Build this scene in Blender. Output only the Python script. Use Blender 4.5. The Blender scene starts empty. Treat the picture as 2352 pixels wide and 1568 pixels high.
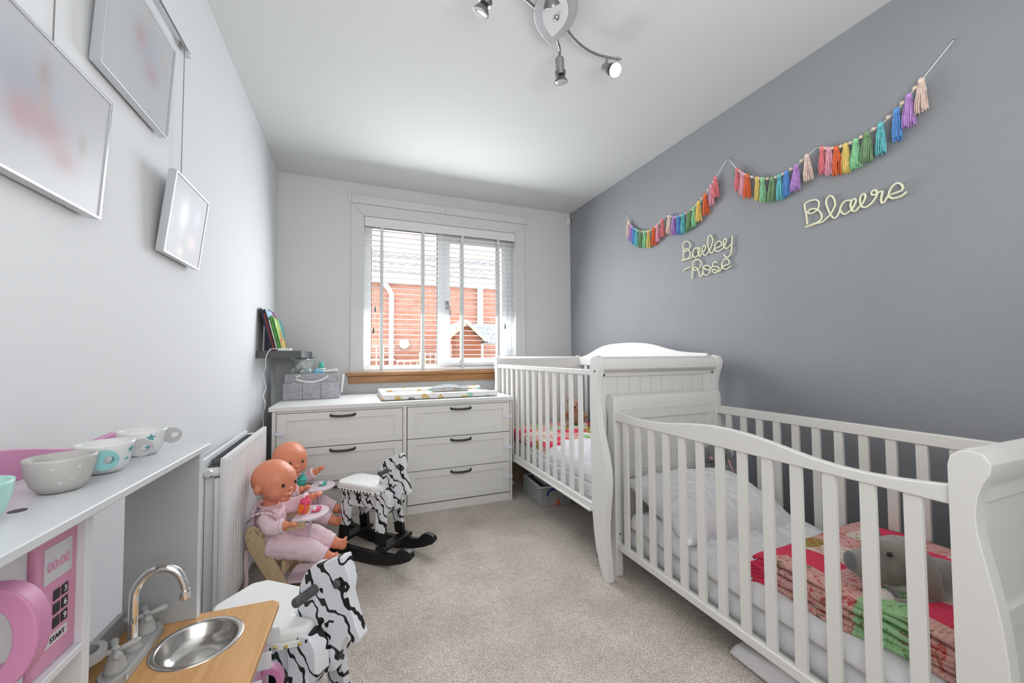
import bpy, bmesh, math, random
from mathutils import Vector, Matrix, noise, Euler
random.seed(7)
S = bpy.context.scene
COL = S.collection
PI = math.pi

# ---------------------------------------------------------------- camera
CAM = (0.568, -3.482, 1.066)
def cam_axes(yaw, pitch, roll):
    cy, sy, cp, sp = math.cos(yaw), math.sin(yaw), math.cos(pitch), math.sin(pitch)
    f = Vector((sy*cp, cy*cp, sp)); r = Vector((cy, -sy, 0)); u = r.cross(f)
    cr, sr = math.cos(roll), math.sin(roll)
    return f, cr*r + sr*u, -sr*r + cr*u
cf, cr_, cu = cam_axes(math.radians(21.715), math.radians(2.018), math.radians(-.362))
cd = bpy.data.cameras.new('camera'); cam = bpy.data.objects.new('camera', cd); COL.objects.link(cam)
cam.matrix_world = Matrix(((cr_.x, cu.x, -cf.x, CAM[0]), (cr_.y, cu.y, -cf.y, CAM[1]), (cr_.z, cu.z, -cf.z, CAM[2]), (0, 0, 0, 1)))
cd.sensor_width = 36; cd.lens = 904.07/2352*36; cd.clip_start = .02
S.camera = cam
# ---------------------------------------------------------------- world, lights, exposure
S.view_settings.view_transform = 'Standard'; S.view_settings.look = 'None'
S.view_settings.gamma = 1; S.view_settings.use_curve_mapping = False
S.view_settings.exposure = 0.42
w = bpy.data.worlds.new('overcast_sky'); S.world = w; w.use_nodes = True
bg = w.node_tree.nodes['Background']; bg.inputs[0].default_value = (.93, .96, 1, 1); bg.inputs[1].default_value = 3.9
def area(name, loc, rot, sx, sy, power, col=(1, 1, 1)):
    l = bpy.data.lights.new(name, 'AREA'); l.shape = 'RECTANGLE'; l.size = sx; l.size_y = sy; l.energy = power; l.color = col
    o = bpy.data.objects.new(name, l); COL.objects.link(o); o.location = loc; o.rotation_euler = rot; return o
area('rear_fill', (.8, -4.02, 1.5), (math.radians(90), 0, 0), 1.4, 1.6, 11, (1, .985, .96))  # added fill lamp behind the camera, stands for no fitting in the house
area('ceiling_fill', (1.1, -3.75, 1.3), (math.radians(158), 0, 0), 1.2, .5, 15, (1, .99, .97))  # unseen fill added to brighten the ceiling from below
area('window_daylight', (1.31, -.06, 1.60), (math.radians(-70), 0, 0), 1.3, 1.2, 30, (.93, .965, 1))

# ---------------------------------------------------------------- materials
def new_mat(name):
    m = bpy.data.materials.new(name); m.use_nodes = True
    return m, m.node_tree.nodes, m.node_tree.links, m.node_tree.nodes['Principled BSDF']
def mat(name, col, rough=.5, metal=0, spec=.5, bump=0, bscale=60, trans=0, ior=1.45, emis=None, es=0, coat=0, vary=0, vscale=4, sheen=0):
    m, N, L, P = new_mat(name)
    P.inputs['Base Color'].default_value = (*col, 1); P.inputs['Roughness'].default_value = rough
    P.inputs['Metallic'].default_value = metal; P.inputs['Specular IOR Level'].default_value = spec
    P.inputs['IOR'].default_value = ior; P.inputs['Transmission Weight'].default_value = trans
    P.inputs['Coat Weight'].default_value = coat; P.inputs['Sheen Weight'].default_value = sheen
    if emis: P.inputs['Emission Color'].default_value = (*emis, 1); P.inputs['Emission Strength'].default_value = es
    tc = N.new('ShaderNodeTexCoord')
    if bump:
        n = N.new('ShaderNodeTexNoise'); n.inputs['Scale'].default_value = bscale; n.inputs['Detail'].default_value = 3
        L.new(tc.outputs['Object'], n.inputs['Vector'])
        b = N.new('ShaderNodeBump'); b.inputs['Strength'].default_value = bump; b.inputs['Distance'].default_value = .004
        L.new(n.outputs[0], b.inputs['Height']); L.new(b.outputs[0], P.inputs['Normal'])
    if vary:
        n = N.new('ShaderNodeTexNoise'); n.inputs['Scale'].default_value = vscale; n.inputs['Detail'].default_value = 4
        L.new(tc.outputs['Object'], n.inputs['Vector'])
        r = N.new('ShaderNodeValToRGB'); r.color_ramp.elements[0].position = .3; r.color_ramp.elements[1].position = .7
        r.color_ramp.elements[0].color = (*[c*(1-vary) for c in col], 1); r.color_ramp.elements[1].color = (*[min(1, c*(1+vary)) for c in col], 1)
        L.new(n.outputs[0], r.inputs[0]); L.new(r.outputs[0], P.inputs['Base Color'])
    return m
def ramp_mat(name, tex, stops, rough=.6, coords='Object', const=True, mapping=None, bump=0, **kw):
    m, N, L, P = new_mat(name); P.inputs['Roughness'].default_value = rough
    tc = N.new('ShaderNodeTexCoord'); mp = N.new('ShaderNodeMapping'); L.new(tc.outputs[coords], mp.inputs[0])
    if mapping: mp.inputs['Scale'].default_value = mapping
    t = N.new(tex); L.new(mp.outputs[0], t.inputs['Vector'])
    for k, v in kw.items():
        if k in ('bands_direction', 'wave_type', 'feature', 'distance', 'wave_profile'): setattr(t, k, v)
        else: t.inputs[k.replace('_', ' ')].default_value = v
    r = N.new('ShaderNodeValToRGB'); r.color_ramp.interpolation = 'CONSTANT' if const else 'LINEAR'
    e = r.color_ramp.elements
    while len(e) < len(stops): e.new(.5)
    for el, (p, c) in zip(e, stops): el.position = p; el.color = (*c, 1)
    out = t.outputs['Fac'] if 'Fac' in t.outputs else t.outputs[0]
    L.new(out, r.inputs[0]); L.new(r.outputs[0], P.inputs['Base Color'])
    if bump:
        b = N.new('ShaderNodeBump'); b.inputs['Strength'].default_value = bump; b.inputs['Distance'].default_value = .003
        L.new(out, b.inputs['Height']); L.new(b.outputs[0], P.inputs['Normal'])
    return m
M = {}
M['wall_white'] = mat('wall_white', (.70, .715, .735), .75, bump=.12, bscale=45)
M['wall_far'] = mat('wall_far', (.66, .665, .655), .75, bump=.12, bscale=45)
M['wall_grey'] = mat('wall_grey', (.262, .275, .292), .6, bump=.22, bscale=50, vary=.03, vscale=3)
M['ceiling'] = mat('ceiling_paint', (.62, .635, .63), .8, bump=.15, bscale=30)
M['white'] = mat('white_paint', (.76, .76, .745), .38, bump=.03, bscale=90)
M['crib_white'] = mat('crib_white', (.78, .775, .755), .33)
M['crib_grey'] = mat('crib_cream', (.74, .73, .70), .35)
M['upvc'] = mat('upvc', (.8, .82, .84), .25)
M['blind'] = mat('blind_slat', (.92, .93, .93), .4)
M['tape'] = mat('ladder_tape', (.68, .69, .68), .8)
M['gasket'] = mat('gasket', (.03, .03, .035), .6)
M['chest'] = mat('chest_white', (.78, .77, .74), .42, bump=.04, bscale=120)
M['black'] = mat('black_metal', (.012, .012, .012), .35)
M['blackwood'] = mat('black_painted_wood', (.009, .009, .010), .38, bump=.06, bscale=40)
M['dkgrey'] = mat('grey_peg', (.075, .08, .085), .45)
M['chrome'] = mat('chrome', (.86, .86, .86), .08, metal=1)
M['satin'] = mat('satin_nickel', (.36, .36, .35), .34, metal=.9)
M['silver'] = mat('silver_plate', (.50, .51, .53), .42, metal=.6)
M['steel'] = mat('steel_bowl', (.62, .60, .57), .2, metal=1, vary=.06, vscale=18)
M['alu'] = mat('aluminium', (.62, .63, .64), .25, metal=.9)
M['rad'] = mat('radiator_white', (.78, .785, .79), .35)
M['radgrey'] = mat('radiator_fins', (.12, .125, .13), .5)
M['duvet'] = mat('white_cotton', (.80, .80, .82), .85, bump=.35, bscale=11, sheen=.2)
M['mattress'] = mat('mattress_cotton', (.76, .76, .78), .9, bump=.2, bscale=25)
M['skin'] = mat('doll_vinyl', (.76, .27, .155), .42)
M['eye'] = mat('eye_black', (.01, .008, .007), .08)
M['lip'] = mat('doll_lips', (.55, .10, .06), .35)
M['tooth'] = mat('tooth', (.9, .88, .8), .3)
M['pinkpaint'] = mat('pink_paint', (.56, .23, .40), .42)
M['pinkpanel'] = mat('pink_panel', (.62, .27, .42), .42)
M['lilac'] = mat('pale_lilac_wood', (.70, .55, .60), .45)
M['kwhite'] = mat('kitchen_white', (.64, .66, .68), .3)
M['kgrey'] = mat('kitchen_grey', (.40, .41, .415), .45)
M['tapgrey'] = mat('tap_grey_plastic', (.42, .425, .42), .38)
M['teal'] = mat('teal_plastic', (.07, .50, .42), .35)
M['palegreen'] = mat('mint_cup', (.40, .68, .62), .35)
M['orange'] = mat('orange_plastic', (.95, .20, .03), .3)
M['hotpink'] = mat('hot_pink_plastic', (.85, .08, .20), .3)
M['gold'] = mat('gold_stud', (.75, .52, .16), .2, metal=1)
M['studdark'] = mat('dark_stud', (.03, .028, .02), .25, metal=.4)
M['vinylwhite'] = mat('white_vinyl', (.85, .85, .83), .4, bump=.05, bscale=40)
M['shelfdark'] = mat('charcoal_shelf', (.085, .09, .095), .45)
M['cord'] = mat('white_cord', (.8, .8, .78), .6)
M['rope'] = mat('cream_rope', (.80, .80, .58), .7, bump=.15, bscale=150)
M['bead'] = mat('wood_bead', (.72, .60, .48), .5)
M['sensor'] = mat('sensor_plastic', (.68, .68, .68), .45)
M['latch'] = mat('latch_plastic', (.78, .79, .86), .3)
M['grass_out'] = mat('garden_ground', (.35, .33, .28), .9)
M['bulb'] = mat('lit_bulb', (1, 1, 1), .2, emis=(1, .97, .9), es=14)
M['bulbglass'] = mat('bulb_glass', (.75, .75, .72), .15, metal=.5, vary=.3, vscale=300)
M['reflector'] = mat('lamp_reflector', (.25, .25, .25), .25, metal=1)
def glass(name, col=(1, 1, 1), alpha=.08):
    m, N, L, P = new_mat(name)
    t = N.new('ShaderNodeBsdfTransparent'); t.inputs[0].default_value = (*col, 1)
    g = N.new('ShaderNodeBsdfGlossy'); g.inputs['Roughness'].default_value = .03
    mx = N.new('ShaderNodeMixShader'); mx.inputs[0].default_value = alpha
    L.new(t.outputs[0], mx.inputs[1]); L.new(g.outputs[0], mx.inputs[2]); L.new(mx.outputs[0], N['Material Output'].inputs[0])
    return m
M['glass'] = glass('window_glass', alpha=.008); 
M['clearbox'] = glass('clear_plastic', (.93, .96, .96), .12)
def hazy(m, f):
    N, L = m.node_tree.nodes, m.node_tree.links; out = N['Material Output']; src = out.inputs[0].links[0].from_socket
    d = N.new('ShaderNodeBsdfDiffuse'); d.inputs[0].default_value = (.8, .84, .84, 1); x = N.new('ShaderNodeMixShader'); x.inputs[0].default_value = f
    L.new(src, x.inputs[1]); L.new(d.outputs[0], x.inputs[2]); L.new(x.outputs[0], out.inputs[0])
hazy(M['clearbox'], .30)
M['bag'] = glass('clear_bag', (.90, .94, .92), .28)
hazy(M['bag'], .25)
def wood(name, a, b, scale=6, direction=(1, 12, 12), rough=.4, dist=3):
    return ramp_mat(name, 'ShaderNodeTexNoise', [(.3, a), (.7, b)], rough=rough, const=False, mapping=direction, bump=.05, Scale=scale, Detail=5, Distortion=dist)
M['sill'] = wood('stained_sill_wood', (.29, .125, .035), (.44, .21, .075), 5, (1, 14, 14), .35, .6)
M['oak'] = wood('oak_counter', (.56, .29, .105), (.68, .38, .16), 7, (10, 1.2, 10), .45, .5)
M['birch'] = wood('birch_wood', (.56, .40, .24), (.66, .50, .32), 6, (9, 9, 2), .55, .6)
M['carpet'] = None
def carpet():
    m, N, L, P = new_mat('beige_carpet'); P.inputs['Roughness'].default_value = 1; P.inputs['Specular IOR Level'].default_value = .1
    tc = N.new('ShaderNodeTexCoord')
    def nz(sc, d=3):
        n = N.new('ShaderNodeTexNoise'); n.inputs['Scale'].default_value = sc; n.inputs['Detail'].default_value = d
        L.new(tc.outputs['Object'], n.inputs['Vector']); return n
    n1 = nz(170, 2); n2 = nz(5, 3); n3 = nz(38, 3)
    def rp(n, c0, c1, p0=.35, p1=.65):
        r = N.new('ShaderNodeValToRGB'); r.color_ramp.elements[0].position = p0; r.color_ramp.elements[1].position = p1
        r.color_ramp.elements[0].color = (*c0, 1); r.color_ramp.elements[1].color = (*c1, 1); L.new(n.outputs[0], r.inputs[0]); return r
    r1 = rp(n1, (.44, .385, .335), (.76, .70, .64)); r2 = rp(n2, (.88, .87, .86), (1.06, 1.05, 1.05)); r3 = rp(n3, (.9, .9, .9), (1.05, 1.05, 1.05))
    def mul(a, b):
        x = N.new('ShaderNodeMix'); x.data_type = 'RGBA'; x.blend_type = 'MULTIPLY'; x.inputs[0].default_value = 1
        L.new(a, x.inputs[6]); L.new(b, x.inputs[7]); return x.outputs[2]
    L.new(mul(mul(r1.outputs[0], r2.outputs[0]), r3.outputs[0]), P.inputs['Base Color'])
    b = N.new('ShaderNodeBump'); b.inputs['Strength'].default_value = .9; b.inputs['Distance'].default_value = .006
    L.new(n1.outputs[0], b.inputs['Height']); L.new(b.outputs[0], P.inputs['Normal'])
    return m
M['carpet'] = carpet()
def zebra_mat(name, scale, off):
    # contour lines of a warped noise field, like hand painted wandering stripes
    m, N, L, P = new_mat(name); P.inputs['Roughness'].default_value = .4
    tc = N.new('ShaderNodeTexCoord'); mp = N.new('ShaderNodeMapping'); L.new(tc.outputs['Object'], mp.inputs[0])
    mp.inputs['Location'].default_value = off; mp.inputs['Scale'].default_value = (1, .6, .75)
    w_ = N.new('ShaderNodeTexWave'); w_.wave_type = 'BANDS'; w_.bands_direction = 'DIAGONAL'; w_.inputs['Scale'].default_value = scale
    w_.inputs['Distortion'].default_value = 11; w_.inputs['Detail'].default_value = 2; w_.inputs['Detail Scale'].default_value = 1.6; w_.inputs['Detail Roughness'].default_value = .55
    L.new(mp.outputs[0], w_.inputs['Vector'])
    r = N.new('ShaderNodeValToRGB'); r.color_ramp.elements[0].position = 0; r.color_ramp.elements[0].color = (.80, .82, .86, 1)
    r.color_ramp.elements[1].position = .84; r.color_ramp.elements[1].color = (.008, .008, .009, 1)
    r.color_ramp.interpolation = 'CONSTANT'
    L.new(w_.outputs['Fac'], r.inputs[0]); L.new(r.outputs[0], P.inputs['Base Color']); return m
M['zebra'] = zebra_mat('zebra_stripes', 10, (0, 0, 0))
def fur(name, col, sc=220, vary=.16):
    m, N, L, P = new_mat(name); P.inputs['Roughness'].default_value = .95; P.inputs['Sheen Weight'].default_value = .4
    tc = N.new('ShaderNodeTexCoord'); n = N.new('ShaderNodeTexNoise'); n.inputs['Scale'].default_value = sc; n.inputs['Detail'].default_value = 3; L.new(tc.outputs['Object'], n.inputs[0])
    n2 = N.new('ShaderNodeTexNoise'); n2.inputs['Scale'].default_value = 14; L.new(tc.outputs['Object'], n2.inputs[0])
    r = N.new('ShaderNodeValToRGB'); r.color_ramp.elements[0].position = .35; r.color_ramp.elements[1].position = .65
    r.color_ramp.elements[0].color = (*[c*(1-vary) for c in col], 1); r.color_ramp.elements[1].color = (*[c*(1+vary) for c in col], 1)
    L.new(n2.outputs[0], r.inputs[0]); L.new(r.outputs[0], P.inputs['Base Color'])
    b = N.new('ShaderNodeBump'); b.inputs['Strength'].default_value = .8; b.inputs['Distance'].default_value = .004
    L.new(n.outputs[0], b.inputs['Height']); L.new(b.outputs[0], P.inputs['Normal']); return m
M['elephant'] = fur('grey_plush', (.27, .255, .225)); M['bunny'] = fur('blue_grey_plush', (.17, .175, .18))
M['pinkplush'] = fur('pink_plush', (.72, .37, .37)); M['bear'] = fur('tan_plush', (.42, .23, .14)); M['whiteplush'] = fur('white_plush', (.72, .66, .62))
M['felt'] = ramp_mat('grey_felt', 'ShaderNodeTexNoise', [(.3, (.36, .36, .39)), (.7, (.52, .52, .55))], rough=1, const=False, bump=.3, Scale=55, Detail=5)
M['gingham'] = ramp_mat('pink_gingham', 'ShaderNodeTexChecker', [(0, (.84, .56, .63)), (.5, (.90, .74, .79))], rough=.9, Scale=430)
M['pinkcloth'] = mat('pink_cloth', (.78, .55, .60), .9, bump=.2, bscale=80)
M['brick'] = None
def brickm():
    m, N, L, P = new_mat('red_brick'); P.inputs['Roughness'].default_value = .9
    tc = N.new('ShaderNodeTexCoord'); mp = N.new('ShaderNodeMapping'); mp.inputs['Rotation'].default_value = (PI/2, 0, 0); L.new(tc.outputs['Object'], mp.inputs[0])
    b = N.new('ShaderNodeTexBrick'); b.inputs['Scale'].default_value = 1; b.inputs['Brick Width'].default_value = .22; b.inputs['Row Height'].default_value = .075; b.inputs['Mortar Size'].default_value = .006
    b.inputs['Color1'].default_value = (.30, .125, .085, 1); b.inputs['Color2'].default_value = (.36, .17, .12, 1); b.inputs['Mortar'].default_value = (.38, .22, .165, 1)
    L.new(mp.outputs[0], b.inputs[0]); L.new(b.outputs[0], P.inputs['Base Color']); return m
M['brick'] = brickm()
M['tile'] = mat('roof_tile', (.19, .19, .20), .8, vary=.25, vscale=8)
M['outwhite'] = mat('white_pipe', (.72, .72, .72), .5)
M['shed_dark'] = wood('shed_boards', (.13, .04, .02), (.22, .07, .03), 5, (1, 1, 14), .8)
M['shed_gable'] = mat('pale_timber', (.62, .40, .22), .7)
M['shingle'] = mat('grey_shingle', (.25, .27, .31), .9, vary=.3, vscale=20)
M['trellis'] = mat('trellis_wood', (.50, .42, .36), .8)
def quilt_mat(name, seed=0):
    m, N, L, P = new_mat(name); P.inputs['Roughness'].default_value = .95
    tc = N.new('ShaderNodeTexCoord'); mp = N.new('ShaderNodeMapping'); L.new(tc.outputs['Object'], mp.inputs[0]); mp.inputs['Location'].default_value = (seed, seed*.37, 0)
    mp.inputs['Scale'].default_value = (1, 1, .35)
    v = N.new('ShaderNodeTexVoronoi'); v.distance = 'CHEBYCHEV'; v.inputs['Scale'].default_value = 9; v.inputs['Randomness'].default_value = .45; L.new(mp.outputs[0], v.inputs['Vector'])
    sp = N.new('ShaderNodeSeparateColor'); L.new(v.outputs['Color'], sp.inputs[0])
    r = N.new('ShaderNodeValToRGB'); r.color_ramp.interpolation = 'CONSTANT'
    cols = [(0, (.78, .05, .12)), (.24, (.74, .42, .38)), (.42, (.80, .70, .60)), (.56, (.36, .62, .32)), (.66, (.74, .40, .38)), (.8, (.72, .06, .12)), (.9, (.40, .28, .08))]
    e = r.color_ramp.elements
    while len(e) < len(cols): e.new(.5)
    for el, (p, c) in zip(e, cols): el.position = p; el.color = (*c, 1)
    L.new(sp.outputs[0], r.inputs[0])
    n = N.new('ShaderNodeTexNoise'); n.inputs['Scale'].default_value = 38; n.inputs['Detail'].default_value = 3; n.inputs['Distortion'].default_value = 1; L.new(mp.outputs[0], n.inputs[0])
    r2 = N.new('ShaderNodeValToRGB'); r2.color_ramp.interpolation = 'CONSTANT'
    cols = [(0, (.30, .42, .16)), (.36, (1, 1, 1)), (.60, (.80, .10, .16)), (.65, (.80, .66, .52)), (.70, (.35, .22, .05))]
    e = r2.color_ramp.elements
    while len(e) < len(cols): e.new(.5)
    for el, (p, c) in zip(e, cols): el.position = p; el.color = (*c, 1)
    L.new(n.outputs[0], r2.inputs[0])
    g = N.new('ShaderNodeMath'); g.operation = 'GREATER_THAN'; g.inputs[1].default_value = .24; L.new(sp.outputs[0], g.inputs[0])
    mixf = N.new('ShaderNodeMath'); mixf.operation = 'MULTIPLY'; mixf.inputs[1].default_value = .85; L.new(g.outputs[0], mixf.inputs[0])
    x = N.new('ShaderNodeMix'); x.data_type = 'RGBA'; x.blend_type = 'MULTIPLY'; L.new(mixf.outputs[0], x.inputs[0]); L.new(r.outputs[0], x.inputs[6]); L.new(r2.outputs[0], x.inputs[7])
    L.new(x.outputs[2], P.inputs['Base Color'])
    w_ = N.new('ShaderNodeTexWave'); w_.inputs['Scale'].default_value = 30; w_.inputs['Distortion'].default_value = 2; w_.bands_direction = 'Y'; L.new(mp.outputs[0], w_.inputs[0])
    b = N.new('ShaderNodeBump'); b.inputs['Strength'].default_value = .5; b.inputs['Distance'].default_value = .004; L.new(w_.outputs[1], b.inputs['Height']); L.new(b.outputs[0], P.inputs['Normal'])
    return m
M['quilt'] = quilt_mat('patchwork_quilt', 0.3)
def photo_mat(name, blobs, base):
    # a blurred, frosted family photograph: soft colour patches in the picture plane (local y, z)
    m, N, L, P = new_mat(name); P.inputs['Roughness'].default_value = .42
    tc = N.new('ShaderNodeTexCoord'); cur = None
    rgb = N.new('ShaderNodeRGB'); rgb.outputs[0].default_value = (*base, 1); cur = rgb.outputs[0]
    for (y, z, ry, rz, col, s) in blobs:
        mp = N.new('ShaderNodeMapping'); mp.inputs['Location'].default_value = (0, -y/ry, -z/rz); mp.inputs['Scale'].default_value = (0, 1/ry, 1/rz); L.new(tc.outputs['Object'], mp.inputs[0])
        g = N.new('ShaderNodeTexGradient'); g.gradient_type = 'QUADRATIC_SPHERE'; L.new(mp.outputs[0], g.inputs[0])
        k = N.new('ShaderNodeMath'); k.operation = 'MULTIPLY'; k.inputs[1].default_value = s; k.use_clamp = True; L.new(g.outputs[1], k.inputs[0])
        x = N.new('ShaderNodeMix'); x.data_type = 'RGBA'; L.new(k.outputs[0], x.inputs[0]); L.new(cur, x.inputs[6]); x.inputs[7].default_value = (*col, 1); cur = x.outputs[2]
    L.new(cur, P.inputs['Base Color']); return m

# ---------------------------------------------------------------- mesh helpers
class B:
    def __init__(s): s.bm = bmesh.new()
    def box(s, lo, hi, mx=None):
        c = [(lo[i]+hi[i])/2 for i in range(3)]; d = [abs(hi[i]-lo[i]) for i in range(3)]
        r = bmesh.ops.create_cube(s.bm, size=1); m = Matrix.Translation(c) @ Matrix.Diagonal((*d, 1))
        if mx is not None: m = mx @ m
        bmesh.ops.transform(s.bm, matrix=m, verts=r['verts']); return s
    def prism(s, poly, ax, a, b, mx=None):
        # poly: 2D points of the two remaining axes, extruded along ax from a to b
        def P(p, v):
            q = list(p); q.insert(ax, v); q = Vector(q); return mx @ q if mx is not None else q
        A = [s.bm.verts.new(P(p, a)) for p in poly]; Bv = [s.bm.verts.new(P(p, b)) for p in poly]
        s.bm.faces.new(A); s.bm.faces.new(Bv[::-1]); n = len(poly)
        for i in range(n): s.bm.faces.new((A[i], Bv[i], Bv[(i+1) % n], A[(i+1) % n]))
        return s
    def strip(s, top, bot, ax, a, b, mx=None):
        # board between a top and a bottom polyline (same count)
        def P(p, v):
            q = list(p); q.insert(ax, v); q = Vector(q); return mx @ q if mx is not None else q
        g = [[s.bm.verts.new(P(p, v)) for p in L] for L, v in ((top, a), (bot, a), (bot, b), (top, b))]
        n = len(top)
        for k in range(4):
            for i in range(n-1): s.bm.faces.new((g[k][i], g[k][i+1], g[(k+1) % 4][i+1], g[(k+1) % 4][i]))
        s.bm.faces.new([g[k][0] for k in range(4)]); s.bm.faces.new([g[k][-1] for k in (3, 2, 1, 0)]); return s
    def tube(s, pts, r, seg=8, closed=False, cap=True, mx=None):
        pts = [Vector(p) for p in pts]; n = len(pts); R = r if isinstance(r, (list, tuple)) else [r]*n
        rings = []; up = None
        for i, p in enumerate(pts):
            if closed: t = pts[(i+1) % n]-pts[i-1]
            else: t = pts[min(i+1, n-1)]-pts[max(i-1, 0)]
            if t.length < 1e-9: t = Vector((0, 0, 1))
            t.normalize()
            if up is None: up = t.orthogonal().normalized()
            else:
                up = up - t*up.dot(t)
                up = t.orthogonal().normalized() if up.length < 1e-6 else up.normalized()
            v = t.cross(up)
            ring = []
            for k in range(seg):
                a = 2*PI*k/seg; q = p + (up*math.cos(a)+v*math.sin(a))*R[i]
                ring.append(s.bm.verts.new(mx @ q if mx is not None else q))
            rings.append(ring)
        m = n if closed else n-1
        for i in range(m):
            a, b = rings[i], rings[(i+1) % n]
            for k in range(seg): s.bm.faces.new((a[k], a[(k+1) % seg], b[(k+1) % seg], b[k]))
        if cap and not closed: s.bm.faces.new(rings[0][::-1]); s.bm.faces.new(rings[-1])
        return s
    def lathe(s, prof, seg=24, mx=None):
        # prof: (radius, z) from bottom to top
        rings = []
        for r, z in prof:
            ring = []
            for k in range(seg):
                a = 2*PI*k/seg; q = Vector((max(r, 1e-5)*math.cos(a), max(r, 1e-5)*math.sin(a), z)); ring.append(s.bm.verts.new(mx @ q if mx is not None else q))
            rings.append(ring)
        for i in range(len(prof)-1):
            for k in range(seg): s.bm.faces.new((rings[i][k], rings[i][(k+1) % seg], rings[i+1][(k+1) % seg], rings[i+1][k]))
        s.bm.faces.new(rings[0][::-1]); s.bm.faces.new(rings[-1]); return s
    def ball(s, c, r, mx=None, seg=14, rot=None):
        r = (r, r, r) if not isinstance(r, (list, tuple)) else r
        o = bmesh.ops.create_uvsphere(s.bm, u_segments=seg, v_segments=max(6, seg*2//3), radius=1)
        m = Matrix.Translation(c) @ (rot.to_matrix().to_4x4() if rot else Matrix()) @ Matrix.Diagonal((*r, 1))
        if mx is not None: m = mx @ m
        bmesh.ops.transform(s.bm, matrix=m, verts=o['verts']); return s
def obj(name, b, m, parent=None, smooth=False, bevel=0, seg=2, loc=None, rot=None):
    me = bpy.data.meshes.new(name); bm = b.bm if isinstance(b, B) else b
    bmesh.ops.recalc_face_normals(bm, faces=bm.faces[:]); bm.to_mesh(me); bm.free()
    o = bpy.data.objects.new(name, me); COL.objects.link(o); me.materials.append(m)
    if parent is not None: o.parent = parent
    if loc: o.location = loc
    if rot: o.rotation_euler = rot
    if smooth: me.shade_smooth()
    if bevel:
        me.shade_smooth(); md = o.modifiers.new('bevel', 'BEVEL'); md.width = bevel; md.segments = seg; md.limit_method = 'ANGLE'; md.angle_limit = math.radians(35); md.harden_normals = True
    return o
def tag(o, label=None, cat=None, group=None, kind=None):
    if label: o['label'] = label
    if cat: o['category'] = cat
    if group: o['group'] = group
    if kind: o['kind'] = kind
    return o
def thing(name, label, cat, loc=(0, 0, 0), rz=0, group=None, rot=None):
    o = bpy.data.objects.new(name, None); COL.objects.link(o); o.location = loc; o.rotation_euler = rot or (0, 0, rz)
    return tag(o, label, cat, group)
def struct(name, b, m, **k): return tag(obj(name, b, m, **k), kind='structure')
def evaluated(o):
    dg = bpy.context.evaluated_depsgraph_get(); dg.update()
    me = bpy.data.meshes.new_from_object(o.evaluated_get(dg)); o.modifiers.clear(); old = o.data; o.data = me; me.name = old.name
    me.shade_smooth(); return o
def fuse(name, b, m, parent=None, voxel=.004, smooth=6, **k):
    o = obj(name, b, m, parent, **k)
    r = o.modifiers.new('r', 'REMESH'); r.mode = 'VOXEL'; r.voxel_size = voxel; r.use_smooth_shade = True
    s_ = o.modifiers.new('s', 'SMOOTH'); s_.iterations = smooth; s_.factor = .6
    evaluated(o)
    if not o.data.materials: o.data.materials.append(m)
    return o
def chain(pts, n=6):
    # Catmull-Rom resample
    P = [Vector(p) for p in pts]; out = []
    for i in range(len(P)-1):
        p0, p1, p2, p3 = P[max(i-1, 0)], P[i], P[i+1], P[min(i+2, len(P)-1)]
        for k in range(n):
            t = k/n
            out.append(.5*((2*p1)+(-p0+p2)*t+(2*p0-5*p1+4*p2-p3)*t*t+(-p0+3*p1-3*p2+p3)*t**3))
    out.append(P[-1]); return out
def cloth(name, m, parent, fn, nu=60, nv=60, thick=.0, **k):
    bm = bmesh.new(); g = [[bm.verts.new(fn(i/nu, j/nv)) for j in range(nv+1)] for i in range(nu+1)]
    for i in range(nu):
        for j in range(nv): bm.faces.new((g[i][j], g[i+1][j], g[i+1][j+1], g[i][j+1]))
    o = obj(name, bm, m, parent, smooth=True, **k)
    if thick: md = o.modifiers.new('solid', 'SOLIDIFY'); md.thickness = thick; md.offset = -1
    return o
def fbm(x, y, z=0, s=1): return noise.fractal(Vector((x*s, y*s, z)), 1.0, 2.0, 3)
def text_mesh(name, txt, size, m, parent, mx, depth=.0006, align='CENTER'):
    cu_ = bpy.data.curves.new(name, 'FONT'); cu_.body = txt; cu_.size = size; cu_.extrude = depth; cu_.align_x = align; cu_.align_y = 'CENTER'
    o = bpy.data.objects.new(name, cu_); COL.objects.link(o); bpy.context.view_layer.update()
    me = bpy.data.meshes.new_from_object(o); me.transform(mx); me.materials.clear(); me.materials.append(m)
    bpy.data.objects.remove(o); o = bpy.data.objects.new(name, me); COL.objects.link(o); o.parent = parent; return o

# ================================================================ the setting
W, H, NEAR = 2.6, 2.51, -4.1
WX0, WX1, WZ0, WZ1 = .630, 1.990, .93, 2.238
struct('floor', B().box((-.1, NEAR-.1, -.08), (W+.1, .25, 0)), M['carpet'])
struct('ceiling', B().box((-.1, NEAR-.1, H), (W+.1, .25, H+.1)), M['ceiling'])
struct('wall_left', B().box((-.1, NEAR, 0), (0, 0, H)), M['wall_white'])
struct('wall_right', B().box((W, NEAR, 0), (W+.1, 0, H)), M['wall_grey'])
b = B(); b.box((-.1, 0, 0), (WX0, .25, H)); b.box((WX1, 0, 0), (W+.1, .25, H)); b.box((WX0, 0, 0), (WX1, .25, WZ0-.03)); b.box((WX0, 0, WZ1), (WX1, .25, H))
struct('wall_far', b, M['wall_far'])
struct('wall_near', B().box((-.1, NEAR-.1, 0), (W+.1, NEAR, H)), M['wall_white'])
struct('baseboard_right', B().box((W-.015, NEAR, 0), (W, 0, .1)), M['white'], bevel=.003)
struct('baseboard_far', B().box((0, -.015, 0), (W, 0, .1)), M['white'], bevel=.003)
struct('baseboard_left', B().box((0, NEAR, 0), (.015, 0, .1)), M['white'], bevel=.003)
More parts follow.
